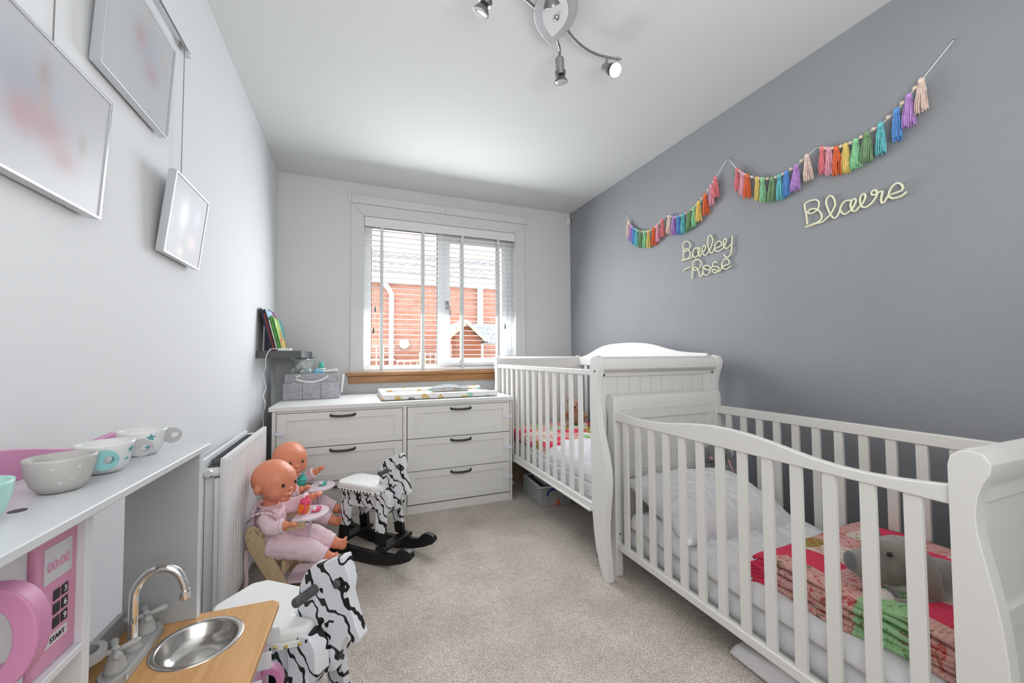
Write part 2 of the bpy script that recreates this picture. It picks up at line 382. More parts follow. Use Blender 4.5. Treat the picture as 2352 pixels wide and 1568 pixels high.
# flat architrave round the window, batten above it, wooden sill
struct('trim_1', B().prism([(.53, .90), (WX0, .90), (WX0, WZ1), (.53, 2.335)], 1, -.012, 0), M['wall_far'], bevel=.0015)
struct('trim_2', B().prism([(WX1, .90), (2.09, .90), (2.09, 2.335), (WX1, WZ1)], 1, -.012, 0), M['wall_far'], bevel=.0015)
struct('trim_3', B().prism([(.5315, 2.335), (WX0+.001, WZ1+.001), (WX1-.001, WZ1+.001), (2.0885, 2.335)], 1, -.012, 0), M['wall_far'], bevel=.0015)
bt = struct('trim_4', B().box((.503, -.022, 2.337), (2.12, 0, 2.402)), M['wall_far'], bevel=.002)
b = B()
for x in (.53, 1.31, 2.095):
    for z in (2.35, 2.37, 2.39): b.lathe([(.003, 0), (.003, .002)], 8, Matrix.Translation((x, -.022, z)) @ Matrix.Rotation(PI/2, 4, 'X'))
tag(obj('screw_holes', b, M['dkgrey'], bt), kind='stuff')
sl = struct('trim_5', B().box((.50, -.055, .905), (2.13, .09, .933)), M['sill'], bevel=.006)
obj('apron', B().box((.52, -.035, .845), (2.11, 0, .905)), M['sill'], sl, bevel=.006)
# ---- window: fixed pane on the left, opening casement on the right
win = struct('window_1', B().box((WX0, .09, .93), (WX1, .15, .985)).box((WX0, .09, 2.185), (WX1, .15, WZ1)).box((WX0, .09, .985), (.690, .15, 2.185)).box((1.93, .09, .985), (WX1, .15, 2.185)).box((1.262, .09, .985), (1.322, .15, 2.185)), M['upvc'], bevel=.004)
obj('casement', B().box((1.318, .075, .99), (1.375, .13, 2.18)).box((1.88, .075, .99), (1.935, .13, 2.18)).box((1.375, .075, .99), (1.88, .13, 1.045)).box((1.375, .075, 2.12), (1.88, .13, 2.18)), M['upvc'], win, bevel=.004)
obj('glass_pane', B().box((.685, .118, .98), (1.265, .122, 2.19)), M['glass'], win)
obj('glass_pane', B().box((1.37, .108, 1.04), (1.885, .112, 2.125)), M['glass'], win)
g = .005
obj('gasket', B().box((.69, .100, .985), (.69+g, .112, 2.185)).box((1.262-g, .10, .985), (1.262, .112, 2.185)).box((.69, .1, 2.185-g), (1.262, .112, 2.185)), M['gasket'], win)
obj('gasket', B().box((1.375, .09, 2.12-.012), (1.88, .105, 2.12)).box((1.375, .09, 1.045), (1.375+.003, .105, 2.12)), M['gasket'], win)
hd = obj('window_handle', B().box((1.333, .055, 1.49), (1.357, .075, 1.565)).tube([(1.345, .055, 1.545), (1.345, .035, 1.54), (1.352, .028, 1.51), (1.362, .026, 1.46), (1.366, .028, 1.41)], [.008, .009, .010, .009, .006], 8), M['satin'], win, smooth=True)
obj('handle_lock', B().lathe([(.006, 0), (.006, .006)], 12, Matrix.Translation((1.345, .032, 1.53)) @ Matrix.Rotation(PI/2, 4, 'X')), M['black'], hd)
# ---- venetian blind
bl = thing('venetian_blind', 'white slatted venetian blind with grey ladder tapes hanging in the window', 'blind', (1.31, .03, WZ1))
L0 = Vector((1.31, .03, WZ1))
def rel(b, v=L0): bmesh.ops.translate(b.bm, verts=b.bm.verts, vec=-v); return b
obj('valance', rel(B().box((WX0+.004, -.012, 2.158), (WX1-.004, -.002, 2.235)).box((WX0+.006, 0, 2.19), (WX1-.006, .05, 2.23))), M['white'], bl, bevel=.002)
slat = None; NS = 27
for i in range(NS):
    z = 2.135 - i*(2.135-.985)/(NS-1)
    if slat is None:
        t = .10
        b = B().prism([(-.024, -.0012), (0, .0003), (.024, .0004), (.024, .0026), (0, .0026), (-.024, .0011)], 0, WX0+.008-L0.x, WX1-.008-L0.x)
        slat = obj('slat', b, M['blind'], bl)
        o = slat
    else:
        o = slat.copy(); COL.objects.link(o); o.parent = bl
    o.location = (0, -.003, z-L0.z)
obj('bottom_rail', rel(B().box((WX0+.008, 0, .942), (WX1-.008, .05, .962))), M['blind'], bl, bevel=.003)
for x in (.772, 1.118, 1.472, 1.82):
    obj('ladder_tape', rel(B().box((x-.0125, -.0015, .95), (x+.0125, -.0005, 2.16)).box((x-.0125, .052, .95), (x+.0125, .053, 2.16)).box((x-.0125, -.0015, .938), (x+.0125, .053, .94))), M['tape'], bl)
for x, z in ((.720, 1.48), (.708, 1.30), (1.877, 1.36)):
    c_ = obj('cord', rel(B().tube([(x+.006, -.022, 2.16), (x, -.022, 1.8), (x, -.022, z)], .0012, 5)), M['cord'], bl, smooth=True)
    obj('cord_tassel', rel(B().lathe([(.0085, 0), (.009, .004), (.005, .045), (.003, .05)], 10, Matrix.Translation((x, -.022, z-.045)))), M['dkgrey'], c_, smooth=True)
# ---- outside: neighbour's brick house, garden ground, playhouse, trellis
o = thing('brick_house', 'red brick house wall with white gutter and tiled roof seen through the blind', 'house', (2, 4, -.5))
L1 = Vector((2, 4, -.5))
obj('brick_wall', rel(B().box((-5, 4.0, -.5), (10, 4.3, 2.46)), L1), M['brick'], o)
obj('fascia', rel(B().box((-5, 3.9, 2.40), (10, 4.05, 2.50)), L1), M['outwhite'], o)
obj('gutter', rel(B().tube([(-5, 3.84, 2.52), (10, 3.84, 2.52)], .05, 10), L1), M['outwhite'], o, smooth=True)
b = B()
for k in range(3):
    y0, z0, y1, z1 = 3.8+k*.55, 2.58+k*.28, 3.8+(k+1)*.55+.03, 2.58+(k+1)*.28+.0
    n = 75*4; top = []; bm = b.bm
    A = [bm.verts.new((-5+15*i/n, y0, z0+.025*abs(math.sin(PI*i/4)))) for i in range(n+1)]; C = [bm.verts.new((-5+15*i/n, y1, z1-.02+.025*abs(math.sin(PI*i/4)))) for i in range(n+1)]
    D = [bm.verts.new((-5+15*i/n, y0, z0-.03)) for i in range(n+1)]
    for i in range(n): bm.faces.new((A[i], A[i+1], C[i+1], C[i])); bm.faces.new((D[i], D[i+1], A[i+1], A[i]))
obj('roof', rel(b, L1), M['tile'], o)
obj('downpipe', rel(B().tube([(1.02, 3.84, 2.5), (1.02, 3.86, 2.40), (1.13, 3.92, 2.27), (1.17, 3.94, 2.2), (1.17, 3.94, -.5)], .045, 10), L1), M['outwhite'], o, smooth=True)
obj('soil_pipe', rel(B().tube([(2.85, 3.93, 2.45), (2.85, 3.93, -.5)], .06, 10), L1), M['outwhite'], o, smooth=True)
tag(obj('wall_disc', B().lathe([(.088, -.02), (.088, .02), (.08, .025)], 28, Matrix.Translation((1.403, 3.97, 1.286)) @ Matrix.Rotation(PI/2, 4, 'X')), M['outwhite'], smooth=False), 'round white disc fixed to the brick wall outside', 'wall decoration')
tag(obj('garden_ground', B().box((-8, .3, -.6), (12, 9, -.5)), M['grass_out']), kind='structure')
for x0, x1, z1, sp, lab in ((.80, 1.2, 1.26, .115, 'tall trellis panel against the brick wall left of the downpipe'), (1.27, 1.80, .99, .115, 'low trellis panel against the brick wall under the round disc'), (1.66, 2.05, 1.13, .095, 'trellis panel of medium height beside the window mullion'), (2.02, 2.4, 1.27, .115, 'rightmost tall trellis panel on the brick wall beside the playhouse')):
    tr = thing('garden_trellis', lab, 'trellis', ((x0+x1)/2, 3.8, -.5), group=None)
    LT = Vector(((x0+x1)/2, 3.8, -.5)); yy = 3.83 if x0 != 1.66 else 3.79
    x = x0
    while x <= x1+.01: obj('upright', rel(B().box((x-.011, yy, -.5), (x+.011, yy+.015, z1)), LT), M['trellis'], tr); x += sp
    z = z1-.02
    while z > .6: obj('crosspiece', rel(B().box((x0-.02, yy-.012, z-.011), (x1+.02, yy, z+.011)), LT), M['trellis'], tr); z -= sp
ph = thing('playhouse', 'wooden garden playhouse with pale gable boards and grey shingle roof', 'playhouse', (2.4, 2.5, -.5)); LP = Vector((2.4, 2.5, -.5))
obj('front_wall', rel(B().prism([(1.97, -.5), (2.44, -.5), (2.44, 1.32), (2.19, 1.56), (1.97, 1.36)], 1, 2.55, 2.58), LP), M['shed_dark'], ph)
obj('side_wall', rel(B().box((2.41, 2.58, -.5), (2.44, 3.4, 1.32)), LP), M['shed_dark'], ph)
obj('gable_board', rel(B().prism([(1.92, 1.33), (1.92, 1.38), (2.19, 1.63), (2.50, 1.33), (2.50, 1.28), (2.19, 1.56)], 1, 2.48, 2.51), LP), M['shed_gable'], ph)
obj('roof_panel', rel(B().prism([(2.19, 1.60), (2.55, 1.27), (2.56, 1.29), (2.20, 1.64)], 1, 2.50, 3.5), LP), M['shingle'], ph)
obj('roof_panel', rel(B().prism([(2.19, 1.60), (1.88, 1.33), (1.87, 1.35), (2.18, 1.64)], 1, 2.50, 3.5), LP), M['shingle'], ph)
obj('roof_canopy', rel(B().prism([(2.6, 1.27), (2.5, 1.60), (2.5, 1.63), (3.6, 1.63), (3.6, 1.3)], 1, 3.2, 3.4), LP), M['shingle'], ph)

# ================================================================ chest of drawers
CF = -.737
ch = thing('chest_of_drawers', 'wide white wooden chest with six panelled drawers under the window', 'chest of drawers', (.88, -.41, 0)); LC = Vector((.88, -.41, 0))
b = B()
b.box((.105, CF+.012, 0), (.128, -.10, .735)); b.box((1.640, CF+.012, 0), (1.656, -.10, .735)); b.box((.867, CF+.012, .0), (.896, -.10, .735))
b.box((.128, CF+.004, .0), (.867, CF+.03, .062)); b.box((.896, CF+.004, .0), (1.640, CF+.03, .055)); b.box((.128, CF+.004, .720), (1.640, -.10, .735)); b.box((.128, -.112, .06), (1.640, -.10, .735))
b.box((.105, CF, 0), (.124, CF+.012, .735)); b.box((1.643, CF, 0), (1.656, CF+.012, .735)); b.box((.870, CF, 0), (.893, CF+.012, .735))
obj('carcass', rel(b, LC), M['chest'], ch, bevel=.0015)
obj('chest_top', rel(B().box((.088, -.752, .735), (1.667, -.09, .762)), LC), M['white'], ch, bevel=.004)
def drawer(x0, x1, z0, z1):
    x0 += .003; x1 -= .003; z0 += .0025; z1 -= .0025; s = .052; y = CF
    b = B(); b.box((x0, y+.008, z0), (x1, y+.02, z1)); b.box((x0, y+.02, z0+.01), (x1, y+.5, z1-.01))
    b.box((x0, y, z0), (x0+s, y+.008, z1)); b.box((x1-s, y, z0), (x1, y+.008, z1)); b.box((x0+s, y, z0), (x1-s, y+.008, z0+s*.85)); b.box((x0+s, y, z1-s*.85), (x1-s, y+.008, z1))
    d = obj('drawer', rel(b, LC), M['chest'], ch, bevel=.001)
    cx = (x0+x1)/2; zc = z1-.022; hw = .071
    p = [(cx-hw, y-.001, zc+.001), (cx-hw, y-.008, zc), (cx-hw*.9, y-.022, zc-.001), (cx-hw*.5, y-.030, zc-.003), (cx, y-.032, zc-.004), (cx+hw*.5, y-.030, zc-.003), (cx+hw*.9, y-.022, zc-.001), (cx+hw, y-.008, zc), (cx+hw, y-.001, zc+.001)]
    hb = B().tube([(q[0], q[1], q[2]+.003) for q in p], .0036, 6).tube([(q[0], q[1], q[2]-.005) for q in p], .0036, 6)
    hb.box((cx-hw-.006, y-.003, zc-.008), (cx-hw+.006, y, zc+.008)); hb.box((cx+hw-.006, y-.003, zc-.008), (cx+hw+.006, y, zc+.008))
    tag(obj('drawer_handle', rel(hb, LC), M['black'], d, smooth=False), 'black bow handle')
    return d
rows = [(.503, .720), (.283, .503), (.062, .283)]
for k, (z0, z1) in enumerate(rows):
    drawer(.128, .868, z0, z1); drawer(.896, 1.640, z0, z1)
def latch(x, z, side):
    a = 0
    b = B(); b.prism([(x+.021*math.cos(2*PI*k/20)+(.006 if math.cos(2*PI*k/20) > 0 else -.006), z+.0125*math.sin(2*PI*k/20)) for k in range(20)], 1, CF-.011, CF-.0005); b.box((min(x, x+side*.036), CF-.004, z-.006), (max(x, x+side*.036), CF-.0005, z+.006)); b.box((x+side*.033-.0015, CF-.004, z-.010), (x+side*.033+.0015, CF+.02, z+.010))
    tag(obj('safety_latch', rel(b, LC), M['latch'], ch, bevel=.003), 'white oval child safety latch')
latch(.150, .60, -1); latch(1.622, .615, 1); latch(1.622, .39, 1); latch(1.622, .175, 1)

# ================================================================ cribs
def rail_set(name, crib, x0, x1, ys, z0, z1, m, L, wd=.018, hb=.035):
    n = len(ys)
    for y in ys:
        obj('bar', rel(B().box((x0, y-wd, z0), (x1, y+wd, z1)), L), m, crib, bevel=.002, seg=1)
# ---- crib by the window: tall sleigh cot bed
LK = Vector((2.06, -1.09, 0)); mc = M['crib_white']
c1 = thing('crib', 'tall white sleigh cot bed with arched back in the far corner beside the chest', 'crib', LK)
X0, X1 = 1.668, 2.492
prof = [(-1.775, 1.000), (-1.779, 1.035), (-1.795, 1.056), (-1.820, 1.062), (-1.847, 1.055), (-1.860, 1.028), (-1.855, .995), (-1.838, .950), (-1.829, .905), (-1.829, .850), (-1.836, .780), (-1.850, .710), (-1.872, .650), (-1.893, .590), (-1.908, .530), (-1.914, .470), (-1.908, .400), (-1.897, .330), (-1.889, .260), (-1.888, .190), (-1.897, .120), (-1.905, .04), (-1.907, 0), (-1.868, 0), (-1.845, .045), (-1.812, .12), (-1.795, .20), (-1.782, .30), (-1.777, .45), (-1.772, .80)]
yc = -1.075
mir = lambda P: [(2*yc-y, z) for y, z in P][::-1]
def end1(pf, s):
    ye = -1.775 if s > 0 else 2*yc+1.775
    f = lambda y: ye + (y if s > 0 else -y)
    lo, hi = sorted((f(-.028), f(.0)))
    e = obj('headboard' if s < 0 else 'footboard', rel(B().box((X0+.034, lo, .955), (X1-.034, hi, .985)).box((X0+.034, lo, .22), (X0+.085, hi, .955)).box((X1-.085, lo, .22), (X1-.034, hi, .955)).box((X0+.085, lo, .22), (X1-.085, hi, .30)), LK), mc, c1, bevel=.003)
    obj('side_post', rel(B().prism(pf, 0, X0, X0+.035), LK), mc, e, bevel=.003); obj('side_post', rel(B().prism(pf, 0, X1-.035, X1), LK), mc, e, bevel=.003)
    # rolled top
    roll = [(f(.0), .985), (f(.0), 1.04), (f(-.02), 1.052), (f(-.045), 1.056), (f(-.07), 1.045), (f(-.08), 1.022), (f(-.075), .995), (f(-.06), .983), (f(-.030), .981), (f(.0), .983)]
    obj('top_roll', rel(B().prism(roll, 0, X0+.034, X1-.034), LK), mc, e, bevel=.002)
    lo, hi = sorted((f(-.016), f(-.004))); n = 9; xa, xb = X0+.085, X1-.085
    for i in range(n):
        a = xa+(xb-xa)*i/n; obj('board', rel(B().box((a+.0008, lo, .295), (a+(xb-xa)/n-.0008, hi, .958)), LK), mc, e, bevel=.002, seg=1)
end1(prof, 1); end1(mir(prof), -1)
y0, y1 = -1.778, 2*yc+1.778
obj('front_rail', rel(B().box((X0+.006, y0, .962), (X0+.030, y1, .992)), LK), mc, c1, bevel=.004)
obj('bottom_rail', rel(B().box((X0+.006, y0, .285), (X0+.030, y1, .325)).box((X0-.0, y0+.02, .278), (X0+.02, y1-.02, .290)), LK), mc, c1, bevel=.003)
rail_set('b', c1, X0+.012, X0+.024, [-.475-.0985*i for i in range(13)], .32, .965, mc, LK, .019)
arch = [(-.395, 1.045), (-.48, 1.060), (-.56, 1.082), (-.65, 1.112), (-.74, 1.136), (-.85, 1.150), (-.98, 1.155), (-1.12, 1.155), (-1.25, 1.147), (-1.36, 1.130), (-1.45, 1.108), (-1.55, 1.088), (-1.65, 1.078), (y0, 1.072)]
arch2 = [(y1, 1.045)] + [((y*1.0), z) for y, z in arch[1:]]
obj('back_rail', rel(B().strip(arch2, [(y, .975) for y, z in arch2], 0, X1-.034, X1-.012), LK), mc, c1, bevel=.004)
obj('back_bottom_rail', rel(B().box((X1-.034, y0, .285), (X1-.012, y1, .325)), LK), mc, c1, bevel=.003)
rail_set('b', c1, X1-.028, X1-.016, [-.475-.0985*i for i in range(13)], .32, .98, mc, LK, .019)
b = B()
for y in (-1.822, 2*yc+1.822):
    for z in (.985, .09): b.lathe([(.006, 0), (.006, .0016)], 10, Matrix.Translation((X0, y, z)) @ Matrix.Rotation(-PI/2, 4, 'Y'))
for x in (X0+.05, X1-.05): b.lathe([(.006, 0), (.006, .002)], 10, Matrix.Translation((x, -1.829, .965)) @ Matrix.Rotation(PI/2, 4, 'X'))
tag(obj('bolt', rel(b, LK), M['dkgrey'], c1), 'small dark bolt heads', kind='stuff')
obj('slat_base', rel(B().box((X0+.04, y0+.01, .29), (X1-.04, y1-.01, .305)), LK), M['crib_white'], c1)

# ---- nearer crib: lower sleigh crib with wavy front rail
LQ = Vector((2.10, -2.48, 0)); mq = M['crib_grey']
c2 = thing('crib', 'low off-white sleigh crib with wavy top rail nearest the camera', 'crib', LQ)
Z0_, Z1_ = 1.742, 2.455
near = [(-3.036, .828), (-3.040, .846), (-3.052, .860), (-3.072, .865), (-3.090, .860), (-3.100, .842), (-3.098, .823), (-3.087, .800), (-3.079, .773), (-3.075, .740), (-3.076, .705), (-3.083, .660), (-3.094, .600), (-3.104, .535), (-3.110, .470), (-3.114, .40), (-3.116, .32), (-3.116, 0), (-3.070, 0), (-3.034, .0)]
yq = (-3.036-1.872)/2
mir2 = lambda P: [(2*yq-y, z) for y, z in P][::-1]
def far_prof():
    return [(-1.872, .83), (-1.868, .856), (-1.850, .868), (-1.828, .866), (-1.809, .850), (-1.803, .825), (-1.808, .80), (-1.816, .77), (-1.820, .735), (-1.818, .690), (-1.812, .64), (-1.806, .58), (-1.803, .50), (-1.803, .0), (-1.873, 0)]
def end2(pf, inner, out, s):
    f = lambda d: inner + s*d      # d grows outwards
    lo, hi = sorted((f(.006), f(.032)))
    e = obj('footboard' if s < 0 else 'headboard', rel(B().box((Z0_+.039, lo, .745), (Z1_-.039, hi, .80)).box((Z0_+.039, lo, .15), (Z0_+.085, hi, .745)).box((Z1_-.085, lo, .15), (Z1_-.039, hi, .745)).box((Z0_+.085, lo, .46), (Z1_-.085, hi, .505)).box((Z0_+.085, lo, .15), (Z1_-.085, hi, .2)), LQ), mq, c2, bevel=.003)
    obj('side_post', rel(B().prism(pf, 0, Z0_, Z0_+.040), LQ), mq, e, bevel=.003); obj('side_post', rel(B().prism(pf, 0, Z1_-.040, Z1_), LQ), mq, e, bevel=.003)
    roll = [(f(.004), .79), (f(.004), .835), (f(.012), .858), (f(.03), .866), (f(.052), .858), (f(.062), .838), (f(.058), .815), (f(.045), .79)]
    obj('top_roll', rel(B().prism(roll, 0, Z0_+.039, Z1_-.039), LQ), mq, e, bevel=.002)
    lo, hi = sorted((f(.014), f(.024)))
    obj('panel', rel(B().box((Z0_+.08, lo, .18), (Z1_-.08, hi, .75)), LQ), mq, e)
end2(near, -3.034, None, -1); end2(far_prof(), -1.873, None, 1)
y0, y1 = -3.036, -1.870
top = [(-1.870, .790), (-1.93, .783), (-1.988, .779), (-2.05, .777), (-2.117, .779), (-2.18, .783), (-2.231, .789), (-2.332, .803), (-2.42, .811), (-2.50, .811), (-2.573, .806), (-2.638, .797), (-2.70, .786), (-2.76, .776), (-2.823, .770), (-2.888, .769), (-2.95, .773), (-3.0, .779), (-3.036, .784)]
obj('front_rail', rel(B().strip(top, [(y, .742) for y, z in top], 0, Z0_+.006, Z0_+.030), LQ), mq, c2, bevel=.004)
obj('back_rail', rel(B().box((Z1_-.034, y0, .742), (Z1_-.010, y1, .785)), LQ), mq, c2, bevel=.004)
for x in (Z0_+.006, Z1_-.034): obj('bottom_rail', rel(B().box((x, y0, .130), (x+.024, y1, .162)), LQ), mq, c2, bevel=.004)
ys = [-1.937-.0862*i for i in range(13)]
rail_set('b', c2, Z0_+.011, Z0_+.025, ys, .158, .746, mq, LQ, .0165)
rail_set('b', c2, Z1_-.029, Z1_-.015, ys, .158, .746, mq, LQ, .0165)
obj('slat_base', rel(B().box((Z0_+.035, y0+.01, .135), (Z1_-.035, y1-.01, .15)), LQ), mq, c2)
b = B()
for z in (.155, .2): b.lathe([(.005, 0), (.005, .0016)], 10, Matrix.Translation((1.765, -1.8735, z)) @ Matrix.Rotation(PI/2, 4, 'X'))
tag(obj('bolt', rel(b, LQ), M['dkgrey'], c2), 'small dark bolt heads', kind='stuff')

# ================================================================ bedding
def slab(name, label, cat, m, x0, x1, y0, y1, z0, z1, top_fn=None, r=.02, nu=40, nv=60, parent=None, bulge=.0):
    # padded slab: closed mesh with rounded edge and a shaped top
    bm = bmesh.new(); L = Vector(((x0+x1)/2, (y0+y1)/2, z0))
    ring = []
    def sd(t): return t
    T = [[None]*(nv+1) for _ in range(nu+1)]
    for i in range(nu+1):
        for j in range(nv+1):
            u, v = i/nu, j/nv; x = x0+(x1-x0)*u; y = y0+(y1-y0)*v
            e = min(x-x0, x1-x, y-y0, y1-y); ed = 0 if e >= r else r-math.sqrt(max(0, r*r-(r-e)**2))
            z = z1-ed + (top_fn(x, y)*min(1, e/(r*1.5)+.25) if top_fn else 0)
            T[i][j] = bm.verts.new((x-L.x, y-L.y, z-L.z))
    for i in range(nu):
        for j in range(nv): bm.faces.new((T[i][j], T[i+1][j], T[i+1][j+1], T[i][j+1]))
    border = [T[i][0] for i in range(nu+1)] + [T[nu][j] for j in range(1, nv+1)] + [T[i][nv] for i in range(nu-1, -1, -1)] + [T[0][j] for j in range(nv-1, 0, -1)]
    prev = border; n = len(border); K = 5
    for k in range(1, K+1):
        cur = []
        for v in border:
            d = Vector((v.co.x, v.co.y, 0)); dn = Vector(((1 if v.co.x > 0 else -1) if abs(abs(v.co.x)-(x1-x0)/2) < 1e-5 else 0, (1 if v.co.y > 0 else -1) if abs(abs(v.co.y)-(y1-y0)/2) < 1e-5 else 0, 0))
            t = k/K; zz = v.co.z*(1-t); bl_ = bulge*math.sin(PI*min(1, t*1.0))
            wob = .004*noise.noise(Vector((v.co.x*14, v.co.y*14, t*3))) if k < K else 0
            cur.append(bm.verts.new((v.co.x+dn.x*(bl_+wob), v.co.y+dn.y*(bl_+wob), zz)))
        for q in range(n): bm.faces.new((prev[q], prev[(q+1) % n], cur[(q+1) % n], cur[q]))
        prev = cur
    bm.faces.new(prev)
    o = obj(name, bm, m, parent, smooth=True, loc=L)
    return tag(o, label, cat)
wr = lambda a, s, sd=0: (lambda x, y: a*noise.fractal(Vector((x*s+sd, y*s, sd)), 1.0, 2.0, 4))
def ridged(a, s, sd=0):
    def f(x, y):
        q = Vector((x*s+sd, y*s*.8+sd*2, sd)); w_ = noise.noise_vector(q*.6)*.8
        return a*(1-2*abs(noise.noise(q+w_)))+a*.4*noise.noise(q*2.7)
    return f
slab('mattress', 'white crib mattress under the rumpled duvet in the low crib nearest the camera', 'mattress', M['mattress'], 1.792, 2.405, -3.02, -1.905, .152, .245, ridged(.003, 12), .025, bulge=.006)
slab('duvet', 'white rumpled cotton duvet spread in the low crib nearest the camera', 'duvet', M['duvet'], 1.783, 2.412, -3.015, -1.93, .247, .312, lambda x, y: ridged(.024, 5.5, 3)(x, y)+ridged(.009, 14, 5)(x, y), .03, 80, 140, bulge=.002)
slab('mattress', 'crib mattress with white black-dotted sheet in the tall crib', 'mattress',
     ramp_mat('dotted_sheet', 'ShaderNodeTexVoronoi', [(0, (.02, .02, .02)), (.14, (.78, .78, .78))], rough=.9, Scale=42, Randomness=.35), 1.705, 2.45, -1.765, -.385, .307, .405, ridged(.002, 10), .02)
slab('duvet', 'white crumpled duvet bunched in the tall crib by the window', 'duvet', M['duvet'], 1.712, 2.44, -1.755, -.95, .40, .47, lambda x, y: ridged(.022, 6, 9)(x, y)+.06*math.exp(-((x-2.05)/.2)**2-((y+1.45)/.3)**2), .035, 50, 70)
slab('quilt', 'folded patchwork quilt with pink squares at the window end of the tall crib', 'quilt', quilt_mat('patchwork_quilt_far', 4.1), 1.712, 2.44, -1.22, -.40, .406, .47, wr(.010, 8), .03, 40, 50)
bpy.data.objects['quilt'].location.z = .43
# big pillow leaning on the headboard of the low crib
def pillow_fn():
    bm = bmesh.new(); nu, nv = 80, 60; L = {}
    wx, wy, th = .295, .20, .098
    def pt(u, v, s):
        x, y = 2*u-1, 2*v-1; px, py = x*(1-.12*(1-abs(x)**2)*abs(y)**6), y*(1-.10*(1-abs(y)**2)*abs(x)**6)
        pin = 1+.10*(abs(x)*abs(y))**4
        e = max(0, (1-abs(x)**3.2))*max(0, (1-abs(y)**3.2))
        z = s*th*(e**.45)
        z += .010*noise.noise(Vector((x*2.4+y*1.5, y*3.1, s*3)))*e**.3 + .006*(1-abs(noise.noise(Vector((x*9-y*2, y*3.5+x*2, s*7+2)))*2.4))*e**.4 + .012*(1-abs(noise.noise(Vector((x*5+y*3, y*4, s*5+9)))*2))*e**.5
        return Vector((px*wx*pin, py*wy*pin, z))
    for s in (1, -1):
        for i in range(nu+1):
            for j in range(nv+1):
                k = (i, j) if (i in (0, nu) or j in (0, nv)) else (i, j, s)
                if k not in L: L[k] = bm.verts.new(pt(i/nu, j/nv, s))
    def g(i, j, s): return L[(i, j)] if (i in (0, nu) or j in (0, nv)) else L[(i, j, s)]
    for s in (1, -1):
        for i in range(nu):
            for j in range(nv): bm.faces.new((g(i, j, s), g(i+1, j, s), g(i+1, j+1, s), g(i, j+1, s)))
    return bm
p = obj('pillow', pillow_fn(), M['duvet'], smooth=True, loc=(2.087, -2.112, .380), rot=(math.radians(16), math.radians(3), math.radians(-2)))
tag(p, 'plump white pillow propped against the headboard of the low crib', 'pillow')
# folded patchwork quilt in the low crib: stacked layers with rolled edge at the front
q = thing('quilt', 'folded pink, green and cream patchwork quilt at the foot of the low crib', 'quilt', (2.1, -2.78, .31))
def layer(k):
    zf = .0145*k; ins = .012*k
    def fn(u, v):
        x = 1.792+.0025*k+.004*math.sin(k*1.7)+(2.41-1.80)*u; ye = -2.535+.02*u-.006*math.sin(k*2.3)
        y = ye + (-3.018-ye)*v
        z = .332+zf+.009*noise.noise(Vector((x*6, y*6, k*.45)))+(.006*math.sin(y*21+k*1.3))*(1-u)+.018*v
        if u < .05: z -= (1-u/.05)**2*.006
        if v < .04: z -= (1-v/.04)**2*.010
        return Vector((x-2.1, y+2.78, z-.31))
    o = cloth('quilt_layer', M['quilt'], q, fn, 40, 36, thick=.0095)
for k in range(6): layer(k)
b = B()
for k, (r, dz) in enumerate(((.026, 0), (.017, .0))):
    pts = []
    for i in range(22):
        a = -.2+i*2*PI*.9/21; pts.append((math.cos(a)*r*1.5, math.sin(a)*r))
    out = [(p_[0]*1.0, p_[1]) for p_ in pts]; inn = [(p_[0]*(1-.007/r), p_[1]*(1-.008/r)) for p_ in pts]
    poly = out+inn[::-1]
    b.strip([(y-2.552+2.78, z+.352-.31) for y, z in out], [(y-2.552+2.78, z+.352-.31) for y, z in inn], 0, 1.793-2.1+k*.003, 1.90-2.1)
obj('rolled_edge', b, M['quilt'], q, smooth=True)
# flat storage bag under the low crib
tag(obj('underbed_bag', B().prism([(-3.1, .002), (-3.1, .085), (-2.62, .088), (-2.46, .06), (-2.42, .002)], 0, 1.80, 2.40), M['mattress'], bevel=.02), 'pale grey fabric storage bag lying under the low crib', 'storage bag')

# ================================================================ plush toys
def plush(name, label, cat, loc, rz, parts, m, voxel=.005, group=None):
    t = thing(name, label, cat, loc, rz, group)
    b = B()
    for p_ in parts:
        if p_[0] == 'b': b.ball(p_[1], p_[2], seg=16, rot=Euler(p_[3]) if len(p_) > 3 else None)
        else: b.tube(chain(p_[1], 4), [x for x in interp(p_[2], (len(p_[1])-1)*4+1)], 10)
    fuse('body', b, m, t, voxel, 5); return t
def interp(R, n):
    out = []
    for i in range(n):
        t = i/(n-1)*(len(R)-1); k = min(int(t), len(R)-2); out.append(R[k]+(R[k+1]-R[k])*(t-k))
    return out
# puppy lying on the quilt, muzzle raised towards the far end
e = plush('puppy_plush', 'grey plush puppy with dark nose and long floppy ears lying on the folded quilt', 'soft toy', (2.10, -2.88, .372), math.radians(158), [
    ('b', (.115, 0, .118), (.066, .060, .060), (0, .1, 0)), ('b', (.150, 0, .100), (.058, .050, .052)), ('b', (.195, 0, .100), (.050, .042, .048)), ('b', (.225, 0, .106), (.036, .032, .036)), ('b', (.150, 0, .140), (.050, .040, .034)),
    ('b', (.0, 0, .035), (.110, .078, .078), (0, -.2, 0)), ('b', (-.06, .02, .02), (.085, .088, .078)), ('b', (.07, 0, .05), (.060, .055, .055)),
    ('t', [(.05, .055, .03), (.12, .080, .020), (.175, .080, .018), (.205, .075, .022)], [.038, .036, .034, .030]), ('t', [(.05, -.050, .02), (.11, -.055, -.002), (.190, -.040, .010)], [.036, .032, .031]),
    ('t', [(-.06, .07, .0), (.02, .120, .005), (.09, .122, .0)], [.048, .046, .036]), ('t', [(-.08, -.07, .0), (.0, -.10, -.020), (.05, -.09, -.025)], [.045, .04, .034])], M['elephant'])
